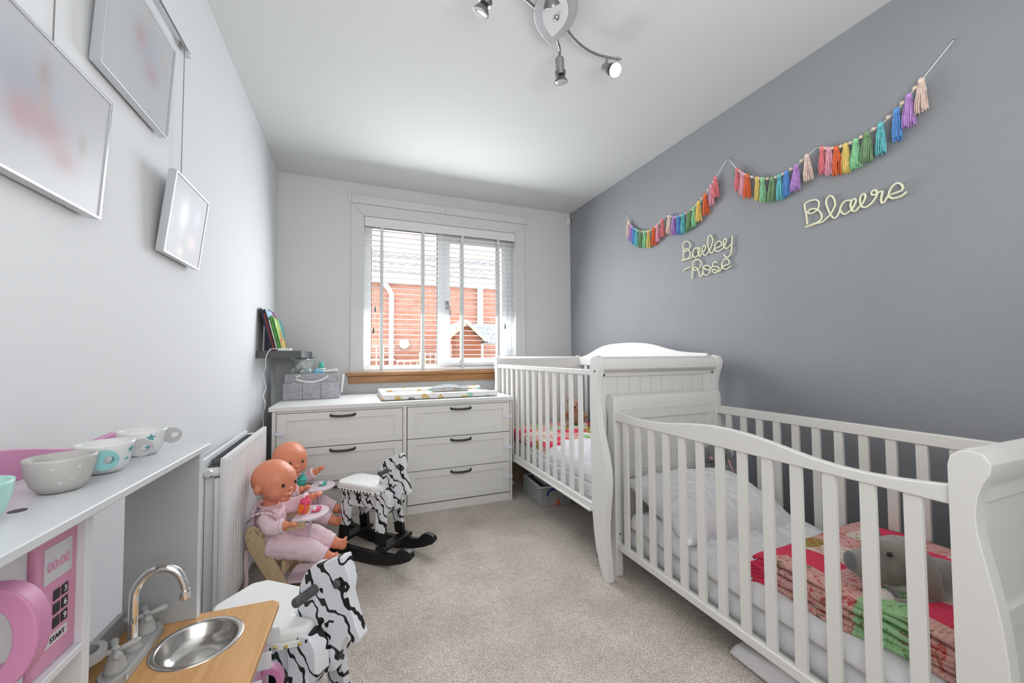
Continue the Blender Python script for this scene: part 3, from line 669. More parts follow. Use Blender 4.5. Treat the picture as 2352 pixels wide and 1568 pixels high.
for s in (1, -1):
    bm_ = B(); bm_.tube(chain([(.120, s*.050, .160), (.125, s*.070, .140), (.118, s*.082, .095), (.090, s*.084, .040)], 5), interp([.016, .030, .034, .014], 16), 12)
    for v in bm_.bm.verts: v.co.y = s*.078+(v.co.y-s*.078)*.42
    obj('ear', bm_, fur('pale_ear_plush', (.36, .34, .30)) if s > 0 else M['elephant'], e, smooth=True)
    obj('eye', B().ball((.176, s*.036, .146), .0062, seg=10), M['eye'], e, smooth=True)
obj('nose', B().ball((.254, 0, .112), (.012, .020, .026), seg=14), M['bunny'], e, smooth=True)
obj('paw_patch', B().ball((.206, .045, .034), (.026, .026, .026), seg=14), M['whiteplush'], e, smooth=True)
obj('chest_patch', B().ball((.105, 0, .035), (.045, .042, .04), seg=14), M['whiteplush'], e, smooth=True)
obj('neck_tag', B().box((.178, .030, .036), (.180, .066, .058)), mat('grey_tag', (.35, .34, .36), .5), e)
# bunny on the pillow in the corner
bn = plush('bunny_plush', 'grey plush bunny with pink feet and long drooping ears on the white pillow', 'soft toy', (2.34, -1.98, .405), math.radians(-140), [
    ('b', (0, .0, .060), (.048, .050, .066)), ('b', (.018, -.050, .150), (.042, .040, .042)), ('b', (.044, -.056, .132), (.022, .024, .02)),
    ('t', [(0, .035, .10), (.02, .055, .075), (.035, .045, .045)], [.020, .019, .019]), ('t', [(0, -.045, .095), (.02, -.078, .070), (.03, -.080, .04)], [.020, .019, .019]),
    ('t', [(0, .02, .03), (.035, .035, .022), (.060, .045, .018)], [.028, .026, .024]), ('t', [(0, -.03, .03), (.035, -.052, .028), (.060, -.058, .028)], [.028, .026, .024]),
    ('t', [(0, -.025, .185), (.005, .012, .155), (.012, .035, .105), (.016, .045, .060)], [.012, .019, .020, .011]), ('t', [(0, -.080, .165), (.005, -.100, .14), (.012, -.108, .10), (.016, -.108, .07)], [.012, .018, .018, .011])], M['bunny'], .004)
obj('foot_pad', B().ball((.078, .046, .016), (.011, .021, .027), seg=14), M['pinkplush'], bn, smooth=True)
obj('foot_pad', B().ball((.078, -.058, .028), (.011, .026, .022), seg=14), M['pinkplush'], bn, smooth=True)
obj('inner_ear', B().tube([(.028, .018, .125), (.034, .040, .065)], [.004, .005], 8), M['pinkplush'], bn, smooth=True)
for s in (1, -1): obj('eye', B().ball((.056, -.050+s*.018, .150), .0034, seg=8), M['eye'], bn, smooth=True)
obj('nose', B().ball((.064, -.058, .133), (.006, .009, .007), seg=10), M['pinkplush'], bn, smooth=True)
# teddy in the tall crib
td = plush('teddy_bear', 'small tan teddy bear sitting at the back of the tall crib', 'soft toy', (2.26, -.62, .485), math.radians(-118), [
    ('b', (0, 0, .07), (.055, .06, .07)), ('b', (.01, 0, .165), (.055, .055, .05)), ('b', (.055, 0, .152), (.025, .026, .022)),
    ('b', (0, .045, .205), (.012, .02, .02)), ('b', (0, -.045, .205), (.012, .02, .02)),
    ('t', [(0, .05, .11), (.03, .085, .085), (.06, .09, .07)], [.022, .020, .020]), ('t', [(0, -.05, .11), (.03, -.085, .085), (.06, -.09, .07)], [.022, .020, .020]),
    ('t', [(0, .035, .02), (.06, .065, .015), (.10, .08, .02)], [.030, .027, .027]), ('t', [(0, -.035, .02), (.06, -.065, .015), (.10, -.08, .02)], [.030, .027, .027])], M['bear'], .005)
for s in (1, -1):
    obj('eye', B().ball((.060, s*.022, .178), .005, seg=8), M['eye'], td, smooth=True)
    obj('foot_pad', B().ball((.122, s*.082, .022), (.008, .018, .020), seg=10), M['whiteplush'], td, smooth=True)
obj('nose', B().ball((.080, 0, .160), (.006, .010, .007), seg=8), M['eye'], td, smooth=True)

# ================================================================ radiator
rd = thing('radiator', 'white double panel radiator on the left wall behind the doll highchairs', 'radiator', (.09, -1.37, .1)); LR = Vector((.09, -1.37, .1))
RY0, RY1 = -1.735, -1.025; RZ0, RZ1 = .11, .695
n = 18; b = B(); prof_ = []
y = RY0
pts_top = []
b.box((.112, RY0, RZ0), (.118, RY1, RZ1)); b.box((.118, RY0, RZ1-.022), (.130, RY1, RZ1)); b.box((.118, RY0, RZ0), (.130, RY1, RZ0+.022)); b.box((.118, RY0, RZ0+.022), (.130, RY0+.012, RZ1-.022)); b.box((.118, RY1-.012, RZ0+.022), (.130, RY1, RZ1-.022))
for i in range(n):
    a = RY0+.02+(RY1-RY0-.04)*i/n; w_ = (RY1-RY0-.04)/n
    b.prism([(.118, a+w_*.12), (.129, a+w_*.3), (.129, a+w_*.8), (.118, a+w_*.98)], 2, RZ0+.024, RZ1-.024)
obj('front_panel', rel(b, LR), M['rad'], rd, bevel=.0012, seg=1)
obj('rear_panel', rel(B().box((.035, RY0+.05, RZ0+.01), (.050, RY1-.03, RZ1-.01)), LR), M['rad'], rd, bevel=.003)
obj('side_cover', rel(B().box((.052, RY0+.05, RZ0+.01), (.082, RY0+.075, RZ1-.075)).box((.091, RY0+.015, RZ0+.01), (.111, RY0+.04, RZ1-.075)), LR), M['rad'], rd, bevel=.002)
obj('inner_back', rel(B().box((.052, RY0+.09, RZ0+.01), (.111, RY0+.10, RZ1-.045)), LR), M['radgrey'], rd)
yy_ = RY0+.115
while yy_ < RY1-.05:
    obj('fin', rel(B().box((.053, yy_, RZ1-.20), (.110, yy_+.004, RZ1-.025), None), LR), M['radgrey'], rd); yy_ += .026
obj('pipe_end', rel(B().tube([(.045, RY0+.035, RZ1-.055), (.118, RY0+.035, RZ1-.055)], .017, 14), LR), M['rad'], rd, smooth=True)
obj('pipe_end', rel(B().tube([(.045, RY1-.03, RZ1-.04), (.118, RY1-.03, RZ1-.04)], .016, 14), LR), M['rad'], rd, smooth=True)
obj('blanking_plug', rel(B().lathe([(.016, 0), (.016, .005), (.012, .007)], 12, Matrix.Translation((.072, RY0+.022, RZ1-.055)) @ Matrix.Rotation(PI/2, 4, 'X')), LR), M['chrome'], rd)
obj('wall_bracket', rel(B().box((0, RY0+.15, .2), (.035, RY0+.18, .6)).box((0, RY1-.18, .2), (.035, RY1-.15, .6)), LR), M['rad'], rd)

# ================================================================ floating shelf, books, plug
SZ = 1.104
tag(obj('wall_shelf', B().box((0, -.657, 1.058), (.250, -.002, SZ)), M['shelfdark'], bevel=.002), 'charcoal floating shelf on the left wall above the grey felt caddy', 'shelf')
# (y0 near end, x at foot, thickness, height, depth, lean, cover colours, label)
def book(x, y, th, h, d, lean, cover, spine, label, parts=None):
    t = thing('book', label, 'book', (x, y, SZ+.001), group='picture books on the charcoal shelf', rot=(0, -lean, 0))
    obj('cover', B().box((0, 0, 0), (.0015, d, h)).box((th-.0015, 0, 0), (th, d, h)).box((0, 0, 0), (th, .002, h)), cover, t)
    obj('spine', B().box((.0002, -.0015, 0), (th-.0002, 0, h)), spine, t)
    obj('pages', B().box((.0016, .0022, .003), (th-.0016, d-.003, h-.003)), M['cord'], t)
    if parts:
        for (y0, z0, y1, z1, c) in parts: obj('cover_patch', B().box((th, y0*d, z0*h), (th+.0006, y1*d, z1*h)), c, t)
    return t
bc = {k: mat('print_'+k, c, .45, vary=.35, vscale=22) for k, c in dict(navy=(.03, .05, .13), red=(.50, .05, .03), green=(.06, .28, .05), lime=(.32, .48, .10), sky=(.35, .52, .68), black=(.015, .015, .02), cream=(.75, .72, .62), magenta=(.45, .05, .22), blue=(.08, .20, .5), purple=(.22, .10, .30), teal=(.10, .32, .34), rust=(.5, .14, .05)).items()}
ln = math.radians(14)
for (x, y, th, h, d, cv, sp, lb, pt) in (
    (.076, -.630, .005, .275, .20, 'black', 'black', 'tall thin black book leaning against the wall at the near end of the shelf', None),
    (.083, -.628, .006, .262, .20, 'navy', 'navy', 'thin book with a dark blue spine second from the wall', None),
    (.091, -.626, .005, .240, .19, 'red', 'red', 'thin book with a red spine third from the wall', None),
    (.099, -.624, .007, .268, .21, 'sky', 'black', 'tall picture book with a pale blue cover behind the green books', None),
    (.108, -.622, .006, .20, .17, 'cream', 'cream', 'thin book with a cream spine beside the green books', None),
    (.117, -.618, .013, .225, .16, 'green', 'green', 'book with a dark green spine and a white title strip', None),
    (.132, -.612, .004, .215, .17, 'lime', 'green', 'book with a bright green, orange and red picture cover at the front', [(.1, .05, .5, .35, bc['rust']), (.45, .3, .8, .6, bc['rust']), (.1, .75, .3, .9, bc['cream'])])):
    book(x, y, th, h, d, ln, bc[cv], bc[sp], lb, pt)
for (x, y, th, h, d, cv, sp, lb, pt) in (
    (.078, -.40, .007, .285, .19, 'purple', 'black', 'tall purple-grey book in the group nearer the window', None),
    (.087, -.395, .008, .255, .18, 'magenta', 'magenta', 'book with a dark pink spine in the group nearer the window', None),
    (.097, -.392, .007, .235, .19, 'blue', 'navy', 'book with a blue cover in the group nearer the window', None),
    (.107, -.388, .009, .22, .18, 'teal', 'magenta', 'book with a teal and brown cover nearest the window', [(.1, .1, .8, .4, bc['rust'])])):
    book(x, y, th, h, d, ln*.9, bc[cv], bc[sp], lb, pt)
pl = tag(obj('night_light_lead', B().box((.12, -.648, SZ+.001), (.19, -.615, SZ+.016)).tube(chain([(.125, -.635, SZ+.008), (.09, -.65, SZ+.012), (.07, -.664, SZ-.004), (.055, -.665, 1.05), (.05, -.63, 1.01), (.03, -.58, .97), (.035, -.60, .93), (.04, -.56, .87), (.03, -.58, .82), (.045, -.60, .77), (.028, -.575, .70), (.03, -.56, .64), (.03, -.57, .60)], 5), .0028, 6), M['cord'], smooth=False), 'white plug lead hanging from the charcoal shelf down the left wall', 'cable')
# ================================================================ felt caddy and what sits in it
cdx, cdy = .278, -.245
cad = thing('nappy_caddy', 'grey felt storage caddy with pockets and white handle on the chest', 'storage caddy', (cdx, cdy, .763)); LD = Vector((cdx, cdy, .763))
x0, x1, y0, y1, z0, z1 = .105, .452, -.335, -.145, .763, .945
t = .006
obj('felt_body', rel(B().box((x0, y0, z0), (x1, y0+t, z1)).box((x0, y1-t, z0), (x1, y1, z1)).box((x0, y0, z0), (x0+t, y1, z1)).box((x1-t, y0, z0), (x1, y1, z1)).box((x0, y0, z0), (x1, y1, z0+t)), LD), M['felt'], cad, bevel=.002)
for a, b_ in ((x0-.004, x0+.118), (x0+.120, x0+.235), (x0+.237, x1+.004)):
    obj('pocket', rel(B().box((a, y0-.008, z0), (b_, y0-.001, z0+.120)), LD), M['felt'], cad, bevel=.003)
obj('side_pocket', rel(B().box((x1, y0+.01, z0), (x1+.012, y1-.01, z0+.12)), LD), M['felt'], cad, bevel=.003)
hp = chain([(x0+.105, y0-.002, z1-.012), (x0+.075, y0-.014, z1-.025), (x0+.10, y0-.02, z1-.045), (x0+.17, y0-.024, z1-.058), (x0+.24, y0-.02, z1-.045), (x0+.285, y0-.012, z1-.015)], 6)
hb = B(); hb.strip([(p_[0], p_[2]+.007) for p_ in hp], [(p_[0], p_[2]-.007) for p_ in hp], 1, y0-.014, y0-.011)
obj('handle_strap', rel(hb, LD), M['cord'], cad)
bg_ = obj('strap_tab', rel(B().tube([(x0+.045, y0-.01, z1-.085), (x0+.05, y0-.014, z1-.068), (x0+.065, y0-.014, z1-.062), (x0+.078, y0-.014, z1-.07), (x0+.082, y0-.01, z1-.085)], .003, 6), LD), M['cord'], cad, smooth=True)
# items in the caddy
bag = B(); bm = bag.bm
def crumple(b, a, s):
    for v in b.bm.verts: v.co += noise.noise_vector(v.co*s)*a
tag(obj('clear_bag', (lambda q: (crumple(q, .022, 22), q)[1])(B().lathe([(.045, .0), (.058, .01), (.066, .02), (.069, .04), (.070, .055), (.069, .07), (.065, .085), (.062, .10), (.064, .115), (.070, .13), (.078, .142), (.085, .155)], 48)), M['bag'], smooth=True, loc=(.215, -.25, .895)), 'crumpled clear plastic bag standing in the felt caddy', 'bag')
tag(obj('green_pouch', (lambda q: (crumple(q, .015, 20), q)[1])(B().ball((0, 0, 0), (.045, .032, .04), seg=14)), mat('sage_green', (.16, .33, .26), .7), smooth=True, loc=(.215, -.25, .945)), 'sage green bundle inside the clear plastic bag', 'pouch')
bt_ = thing('lotion_bottle', 'small bottle with turquoise cap standing up out of the felt caddy', 'bottle', (.335, -.24, .80))
obj('bottle_body', B().lathe([(.020, 0), (.022, .01), (.022, .15), (.016, .175)], 16), M['cord'], bt_, smooth=True)
obj('bottle_collar', B().lathe([(.030, .172), (.030, .180)], 16), M['cord'], bt_)
obj('bottle_cap', B().lathe([(.016, .18), (.015, .222), (.012, .226)], 16), M['teal'], bt_, smooth=True)
tag(obj('wipes_packet', B().box((.0, 0, 0), (.075, .05, .045), Matrix.Rotation(.25, 4, 'Y')), mat('light_blue_print', (.20, .60, .78), .35), bevel=.01, loc=(.285, -.30, .935)), 'light blue wipes packet lying in the top of the felt caddy', 'packet')
tag(obj('folded_nappy', B().box((0, 0, 0), (.10, .06, .018), Matrix.Rotation(-.12, 4, 'Y')), M['cord'], bevel=.006, loc=(.345, -.30, .945)), 'white folded nappy on top at the right end of the felt caddy', 'nappy')
tag(obj('wipes_sheet', B().box((0, 0, 0), (.012, .09, .13), Matrix.Rotation(.10, 4, 'Y')), M['cord'], bevel=.003, loc=(.468, -.29, .80)), 'white packet tucked in the side pocket of the felt caddy', 'packet')
# ================================================================ changing mat
cm = thing('changing_mat', 'padded changing mat with yellow, mint and grey leaves lying on the chest', 'changing mat', (1.12, -.42, .763)); LM = Vector((1.12, -.42, .763))
leaf = ramp_mat('leaf_print', 'ShaderNodeTexVoronoi', [(0, (.62, .43, .16)), (.22, (.30, .55, .42)), (.34, (.74, .74, .73)), (.62, (.62, .43, .16)), (.78, (.74, .74, .73))], rough=.35, Scale=17, Randomness=1)
def leafm():
    m, N, L, P = new_mat('leaf_print'); P.inputs['Roughness'].default_value = .3
    tc = N.new('ShaderNodeTexCoord'); mp = N.new('ShaderNodeMapping'); mp.inputs['Rotation'].default_value = (0, .0, .6); mp.inputs['Scale'].default_value = (1, 1.6, 1.2); L.new(tc.outputs['Object'], mp.inputs[0])
    v = N.new('ShaderNodeTexVoronoi'); v.inputs['Scale'].default_value = 17; v.distance = 'MANHATTAN'; v.inputs['Randomness'].default_value = .5; L.new(mp.outputs[0], v.inputs[0])
    sp = N.new('ShaderNodeSeparateColor'); L.new(v.outputs['Color'], sp.inputs[0])
    r = N.new('ShaderNodeValToRGB'); r.color_ramp.interpolation = 'CONSTANT'; e = r.color_ramp.elements; cs = [(0, (.62, .43, .15)), (.38, (.34, .60, .44)), (.55, (.74, .74, .73)), (.72, (.62, .43, .15)), (.88, (.22, .22, .24))]
    while len(e) < 5: e.new(.5)
    for el, (p, c) in zip(e, cs): el.position = p; el.color = (*c, 1)
    L.new(sp.outputs[1], r.inputs[0])
    g = N.new('ShaderNodeMath'); g.operation = 'LESS_THAN'; g.inputs[1].default_value = .62; L.new(v.outputs['Distance'], g.inputs[0])
    x = N.new('ShaderNodeMix'); x.data_type = 'RGBA'; x.inputs[6].default_value = (.76, .76, .75, 1); L.new(g.outputs[0], x.inputs[0]); L.new(r.outputs[0], x.inputs[7]); L.new(x.outputs[2], P.inputs['Base Color']); return m
leaf = leafm()
obj('mat_base', rel(B().box((.745, -.675, .766), (1.555, -.20, .785)), LM), leaf, cm, bevel=.008)
obj('mat_rim', rel(B().prism([(-.682, .766), (-.682, .788), (-.672, .802), (-.650, .805), (-.625, .790), (-.620, .785), (-.620, .766)], 0, .735, 1.565), LM), leaf, cm, bevel=.006)
obj('mat_rim', rel(B().prism([(-.193, .766), (-.193, .800), (-.203, .812), (-.225, .812), (-.245, .795), (-.25, .766)], 0, .735, 1.565), LM), leaf, cm, bevel=.006)
obj('mat_rim', rel(B().prism([(.733, .766), (.733, .788), (.743, .801), (.765, .801), (.79, .785), (.79, .766)], 1, -.675, -.20), LM), leaf, cm, bevel=.006)
tag(cloth('muslin_cloth', ramp_mat('grey_muslin', 'ShaderNodeTexChecker', [(0, (.20, .20, .22)), (.5, (.34, .34, .36))], rough=.9, Scale=70), None, lambda u, v: Vector((1.10+.30*u+.05*v, -.46+.20*v, .812+.022*math.sin(PI*min(1, u*1.2))*(.4+.6*v)+.006*noise.noise(Vector((u*5, v*5, 0))))), 24, 16, thick=.006), 'grey patterned muslin cloth folded on the changing mat', 'cloth')

# ================================================================ pictures on hanging rail
def frame(name, label, yf, yn, z0, z1, xt, xb, blobs, base, dep=.022):
    # yf: far edge, yn: near edge, hangs tilted: front face x at top/bottom
    yc_, zc = (yf+yn)/2, (z0+z1)/2; h = z1-z0; ang = math.atan2(xt-xb, h)
    t = thing(name, label, 'picture', ((xt+xb)/2, yc_, zc), rot=(0, ang, 0)); a, c = (yf-yn)/2, h/2
    w_ = .006
    obj('frame', B().box((-dep, -a, -c), (0, -a+w_, c)).box((-dep, a-w_, -c), (0, a, c)).box((-dep, -a+w_, -c), (0, a-w_, -c+w_)).box((-dep, -a+w_, c-w_), (0, a-w_, c)), M['alu'], t, bevel=.001)
    obj('print', B().box((-dep+.002, -a+w_, -c+w_), (-.003, a-w_, c-w_)), photo_mat('blurred_photo', blobs, base), t)
    return t
frame('framed_photo', 'large framed blurred family photo, nearest on the left wall', -2.318, -2.70, 1.378, 1.652, .046, .030, [
    (-.05, .02, .22, .16, (.36, .38, .45), 1.3), (.0, -.02, .13, .07, (.42, .30, .33), 1.7), (-.05, -.03, .06, .06, (.42, .30, .32), 1.5), (.06, -.06, .08, .05, (.42, .31, .33), 1.4), (-.01, .065, .035, .06, (.38, .33, .33), 1.5), (.0, .02, .03, .05, (.42, .36, .35), 1.3), (.11, -.005, .03, .045, (.38, .36, .33), 1.4)], (.47, .48, .51))
frame('framed_photo', 'framed blurred photo in pink and grey, highest picture on the left wall', -1.995, -2.335, 1.735, 2.015, .046, .030, [
    (.02, .03, .18, .16, (.38, .41, .47), 1.2), (-.02, .04, .06, .07, (.42, .34, .37), 1.6), (.05, -.02, .07, .05, (.42, .34, .37), 1.6), (.0, .11, .03, .04, (.50, .44, .42), 1.4), (.10, .05, .025, .03, (.50, .44, .40), 1.3)], (.46, .48, .50))
frame('framed_photo', 'small framed blurred photo hanging on a wire, farthest on the left wall', -1.722, -2.008, 1.384, 1.640, .060, .032, [
    (-.04, .02, .06, .10, (.62, .63, .64), 1.6), (.07, .04, .05, .06, (.42, .48, .60), 1.5), (.05, -.05, .06, .05, (.60, .48, .48), 1.4), (-.03, -.10, .05, .03, (.60, .52, .50), 1.4)], (.34, .35, .37))  # first pale patch is a blurred white reflection painted into the print
hr = thing('picture_rail', 'slim aluminium picture hanging rail with steel wires on the left wall', 'rail', (.01, -2.3, 2.137)); LH = Vector((.01, -2.3, 2.137))
obj('rail_bar', rel(B().box((0, -3.2, 2.128), (.008, -1.792, 2.146)).box((.008, -3.2, 2.128), (.016, -1.792, 2.132)).box((.008, -3.2, 2.142), (.016, -1.792, 2.146)), LH), M['alu'], hr)
for y, zb in ((-1.858, 1.61), (-2.463, 1.63), (-2.16, 2.0)):
    w1 = obj('hanging_wire', rel(B().tube([(.020, y, 2.13), (.018, y, zb)], .0014, 5), LH), M['satin'], hr)
    obj('wire_hook', rel(B().box((.004, y-.006, 2.115), (.022, y+.006, 2.124)), LH), M['satin'], w1)

# ================================================================ ceiling spotlight
C0 = Vector((1.312, -2.112, H))
cl = thing('ceiling_light', 'silver four-arm spotlight fitting with one lamp lit on the ceiling', 'ceiling light', C0)
ax = Vector((.36, .93, 0)).normalized(); ay = Vector((-ax.y, ax.x, 0)); R = Matrix((( *(ax.x, ay.x, 0), 0), (ax.y, ay.y, 0, 0), (0, 0, 1, 0), (0, 0, 0, 1)))
def vesica(a, b, n=14):
    P = []
    for i in range(n+1):
        t = -1+2*i/n; P.append((a*t, b*(1-abs(t)**1.9)))
    return P + [(x, -y) for x, y in P[::-1][1:-1]]
obj('ceiling_rose', B().prism([(x*.55, y*.55) for x, y in vesica(.17, .088)], 2, -.045, 0, R), M['silver'], cl)
pt_ = obj('plate', B().prism(vesica(.17, .088), 2, -.060, -.045, R), M['silver'], cl, bevel=.003)
obj('plate_inset', B().prism(vesica(.115, .052), 2, -.0635, -.060, R), mat('inset_plate', (.66,.66,.67), .35, bump=.3, bscale=400), pt_)
obj('cap_nut', B().ball((.012, -.006, -.066), (.012, .012, .012), mx=R), M['satin'], pt_, smooth=True)
def arm(P):
    pts = chain([Vector(p_)-C0 for p_ in P], 8); o = obj('arm', B().tube(pts, .0058, 10), M['satin'], cl, smooth=True)
    d = (pts[-1]-pts[-3]).normalized(); q = d.to_track_quat('Z', 'Y').to_matrix().to_4x4()
    obj('arm_tip', B().lathe([(.0075, 0), (.0085, .006), (.0, .022)], 8, Matrix.Translation(pts[-1]) @ q), M['satin'], o); return o
A1 = [(1.330, -2.09, 2.462), (1.40, -2.045, 2.468), (1.46, -2.008, 2.47), (1.53, -1.980, 2.47), (1.60, -1.967, 2.47), (1.664, -1.970, 2.47), (1.715, -1.979, 2.47)]
A2 = [(1.36, -2.03, 2.462), (1.400, -1.968, 2.468), (1.420, -1.945, 2.47), (1.437, -1.920, 2.47), (1.452, -1.890, 2.47), (1.46, -1.86, 2.47)]
inv = lambda P: [(2*C0.x-x, 2*C0.y-y, z) for x, y, z in P]
A3 = [(1.30, -2.11, 2.462), (1.25, -2.084, 2.468), (1.19, -2.104, 2.47), (1.10, -2.130, 2.47), (1.03, -2.146, 2.47), (.965, -2.152, 2.47)]
A4 = [(1.27, -2.18, 2.462), (1.235, -2.235, 2.468), (1.205, -2.262, 2.47), (1.17, -2.275, 2.47), (1.14, -2.28, 2.47)]
for P in (A1, A2, A3, A4): arm(P)
def spot(j, d, lit=False):
    # j: hanging point on the arm, d: aim direction
    j = Vector(j)-C0; d = Vector(d).normalized(); k = j+Vector((0, 0, -.050)); q = d.to_track_quat('Z', 'Y').to_matrix().to_4x4(); T = Matrix.Translation(k-d*.022) @ q @ Matrix.Scale(1.22, 4)
    s_ = obj('spot_head', B().lathe([(.014, .0), (.0165, .004), (.0165, .046)], 20, T).lathe([(.0205, .046), (.0205, .049)], 20, T).lathe([(.018, .049), (.018, .051)], 20, T).lathe([(.0205, .051), (.0205, .054)], 20, T).lathe([(.018, .054), (.018, .056)], 20, T).lathe([(.0205, .056), (.0205, .059)], 20, T), M['satin'], cl)
    obj('stem', B().box((-.006, -.002, -.05), (.006, .002, .0), Matrix.Translation(j)).ball(tuple(k), .007), M['satin'], s_)
    obj('lamp_shell', B().lathe([(.012, .058), (.016, .066), (.024, .080), (.0255, .084), (.0255, .086), (.023, .0855)], 24, T), M['reflector'], s_, smooth=False)
    tag(obj('bulb', B().lathe([(.0235, .083), (.0235, .0862), (.012, .088)], 20, T), M['bulb'] if lit else M['bulbglass'], s_, smooth=True), 'glowing white bulb' if lit else None)
    if lit:
        l = bpy.data.lights.new('spot_lamp', 'SPOT'); l.energy = 10; l.spot_size = 1.6; l.spot_blend = .6; l.color = (1, .95, .86); l.shadow_soft_size = .025
        o = bpy.data.objects.new('spot_lamp', l); COL.objects.link(o); o.parent = cl; o.matrix_local = Matrix.Translation(k+d*.10) @ (-d).to_track_quat('Z', 'Y').to_matrix().to_4x4()
spot((1.660, -1.970, 2.466), (.02, -.72, -.62), True)
spot((1.437, -1.918, 2.466), (.16, .16, -1))
spot((1.022, -2.147, 2.466), (-.38, .40, -1))
spot((1.195, -2.266, 2.466), (.42, .42, -.60))
# motion sensor in the corner
sn = thing('alarm_sensor', 'small white alarm sensor box high in the corner beside the grey wall', 'sensor', (2.575, -.002, 2.42))
obj('sensor_body', B().prism([(-.022, 0), (-.022, -.02), (-.012, -.034), (.012, -.034), (.022, -.02), (.022, 0)], 2, -.035, .035), M['sensor'], sn, bevel=.003)
obj('sensor_lens', B().box((-.012, -.037, -.025), (.012, -.033, .012)), M['sensor'], sn, bevel=.002)

# ================================================================ doll highchairs and dolls
HH = math.radians(-12)
def highchair(O, label):
    t = thing('doll_highchair', label, 'doll highchair', O, HH)
    for s in (-1, 1):
        w0, w1 = (s*.090, s*.076) if s > 0 else (-.090, -.076)
        lo, hi = sorted((w0, w1))
        pk = [(-.008, .255), (-.020, .300), (-.016, .335), (.002, .350), (.022, .343), (.034, .322), (.195, .0), (.135, .0)]
        pl_ = obj('side_plank', B().prism(pk, 1, lo, hi), M['birch'], t, bevel=.002)
        obj('arm_rest', B().prism([(.010, .338), (.215, .352), (.217, .328), (.030, .306)], 1, lo+(.0 if s > 0 else .0), hi), M['birch'], pl_, bevel=.002)
        obj('floor_runner', B().prism([(-.06, 0), (.20, 0), (.19, .02), (-.05, .02)], 1, lo-(.001), hi+.001), M['birch'], pl_, bevel=.002)
        b = B()
        for (u, z) in ((.004, .325), (-.004, .295), (.070, .215), (.100, .205), (.035, .328), (.20, .340)): b.lathe([(.0028, 0), (.0028, .0012)], 8, Matrix.Translation((u, s*.0905, z)) @ Matrix.Rotation(s*-PI/2, 4, 'X'))
        tag(obj('screw', b, M['satin'], pl_), kind='stuff')
    obj('seat', B().prism([(.005, -.074), (.225, -.074), (.225, .074), (.005, .074)], 2, .192, .204), M['lilac'], t, bevel=.003)
    obj('crossbar', B().box((.12, -.076, .135), (.135, .076, .19)), M['birch'], t, bevel=.002)
    obj('crossbar', B().box((.17, -.076, .02), (.182, .076, .05)), M['birch'], t, bevel=.002)
    obj('foot_rest', B().box((.13, -.074, .088), (.235, .074, .098)), M['lilac'], t, bevel=.002)
    obj('back_rest', B().strip([(-.068+.136*i/12, .425-.03*abs(i/6-1)**2) for i in range(13)], [(-.068+.136*i/12, .25) for i in range(13)], 0, -.008, .004), M['lilac'], t, bevel=.003)
    # D-shaped tray with a support post
    n = 18; poly = [(.160, -.088), (.215, -.088)] + [(.215+.072*math.sin(PI*i/n), -.088*math.cos(PI*i/n)) for i in range(1, n)] + [(.215, .088), (.160, .088)]
    tr = obj('tray', B().prism(poly, 2, .352, .361), mat('pale_tray', (.72, .60, .66), .4) if 'pale_tray' not in bpy.data.materials else bpy.data.materials['pale_tray'], t, bevel=.002)
    obj('crotch_post', B().box((.205, -.006, .204), (.217, .006, .352)), tr.data.materials[0], t, bevel=.002)
    obj('ribbon', B().strip([(-.030, .24), (-.034, .18), (-.028, .12), (-.034, .05)], [(-.018, .24), (-.018, .18), (-.014, .12), (-.020, .05)], 1, -.062, -.060), M['gingham'], t)
    return t
O1 = (.178, -1.412, 0); O2 = (.187, -1.022, 0)
hc1 = highchair(O1, 'birch and pink doll highchair nearest the camera, beside the radiator')
hc2 = highchair(O2, 'birch and pink doll highchair behind the nearer one, by the chest')
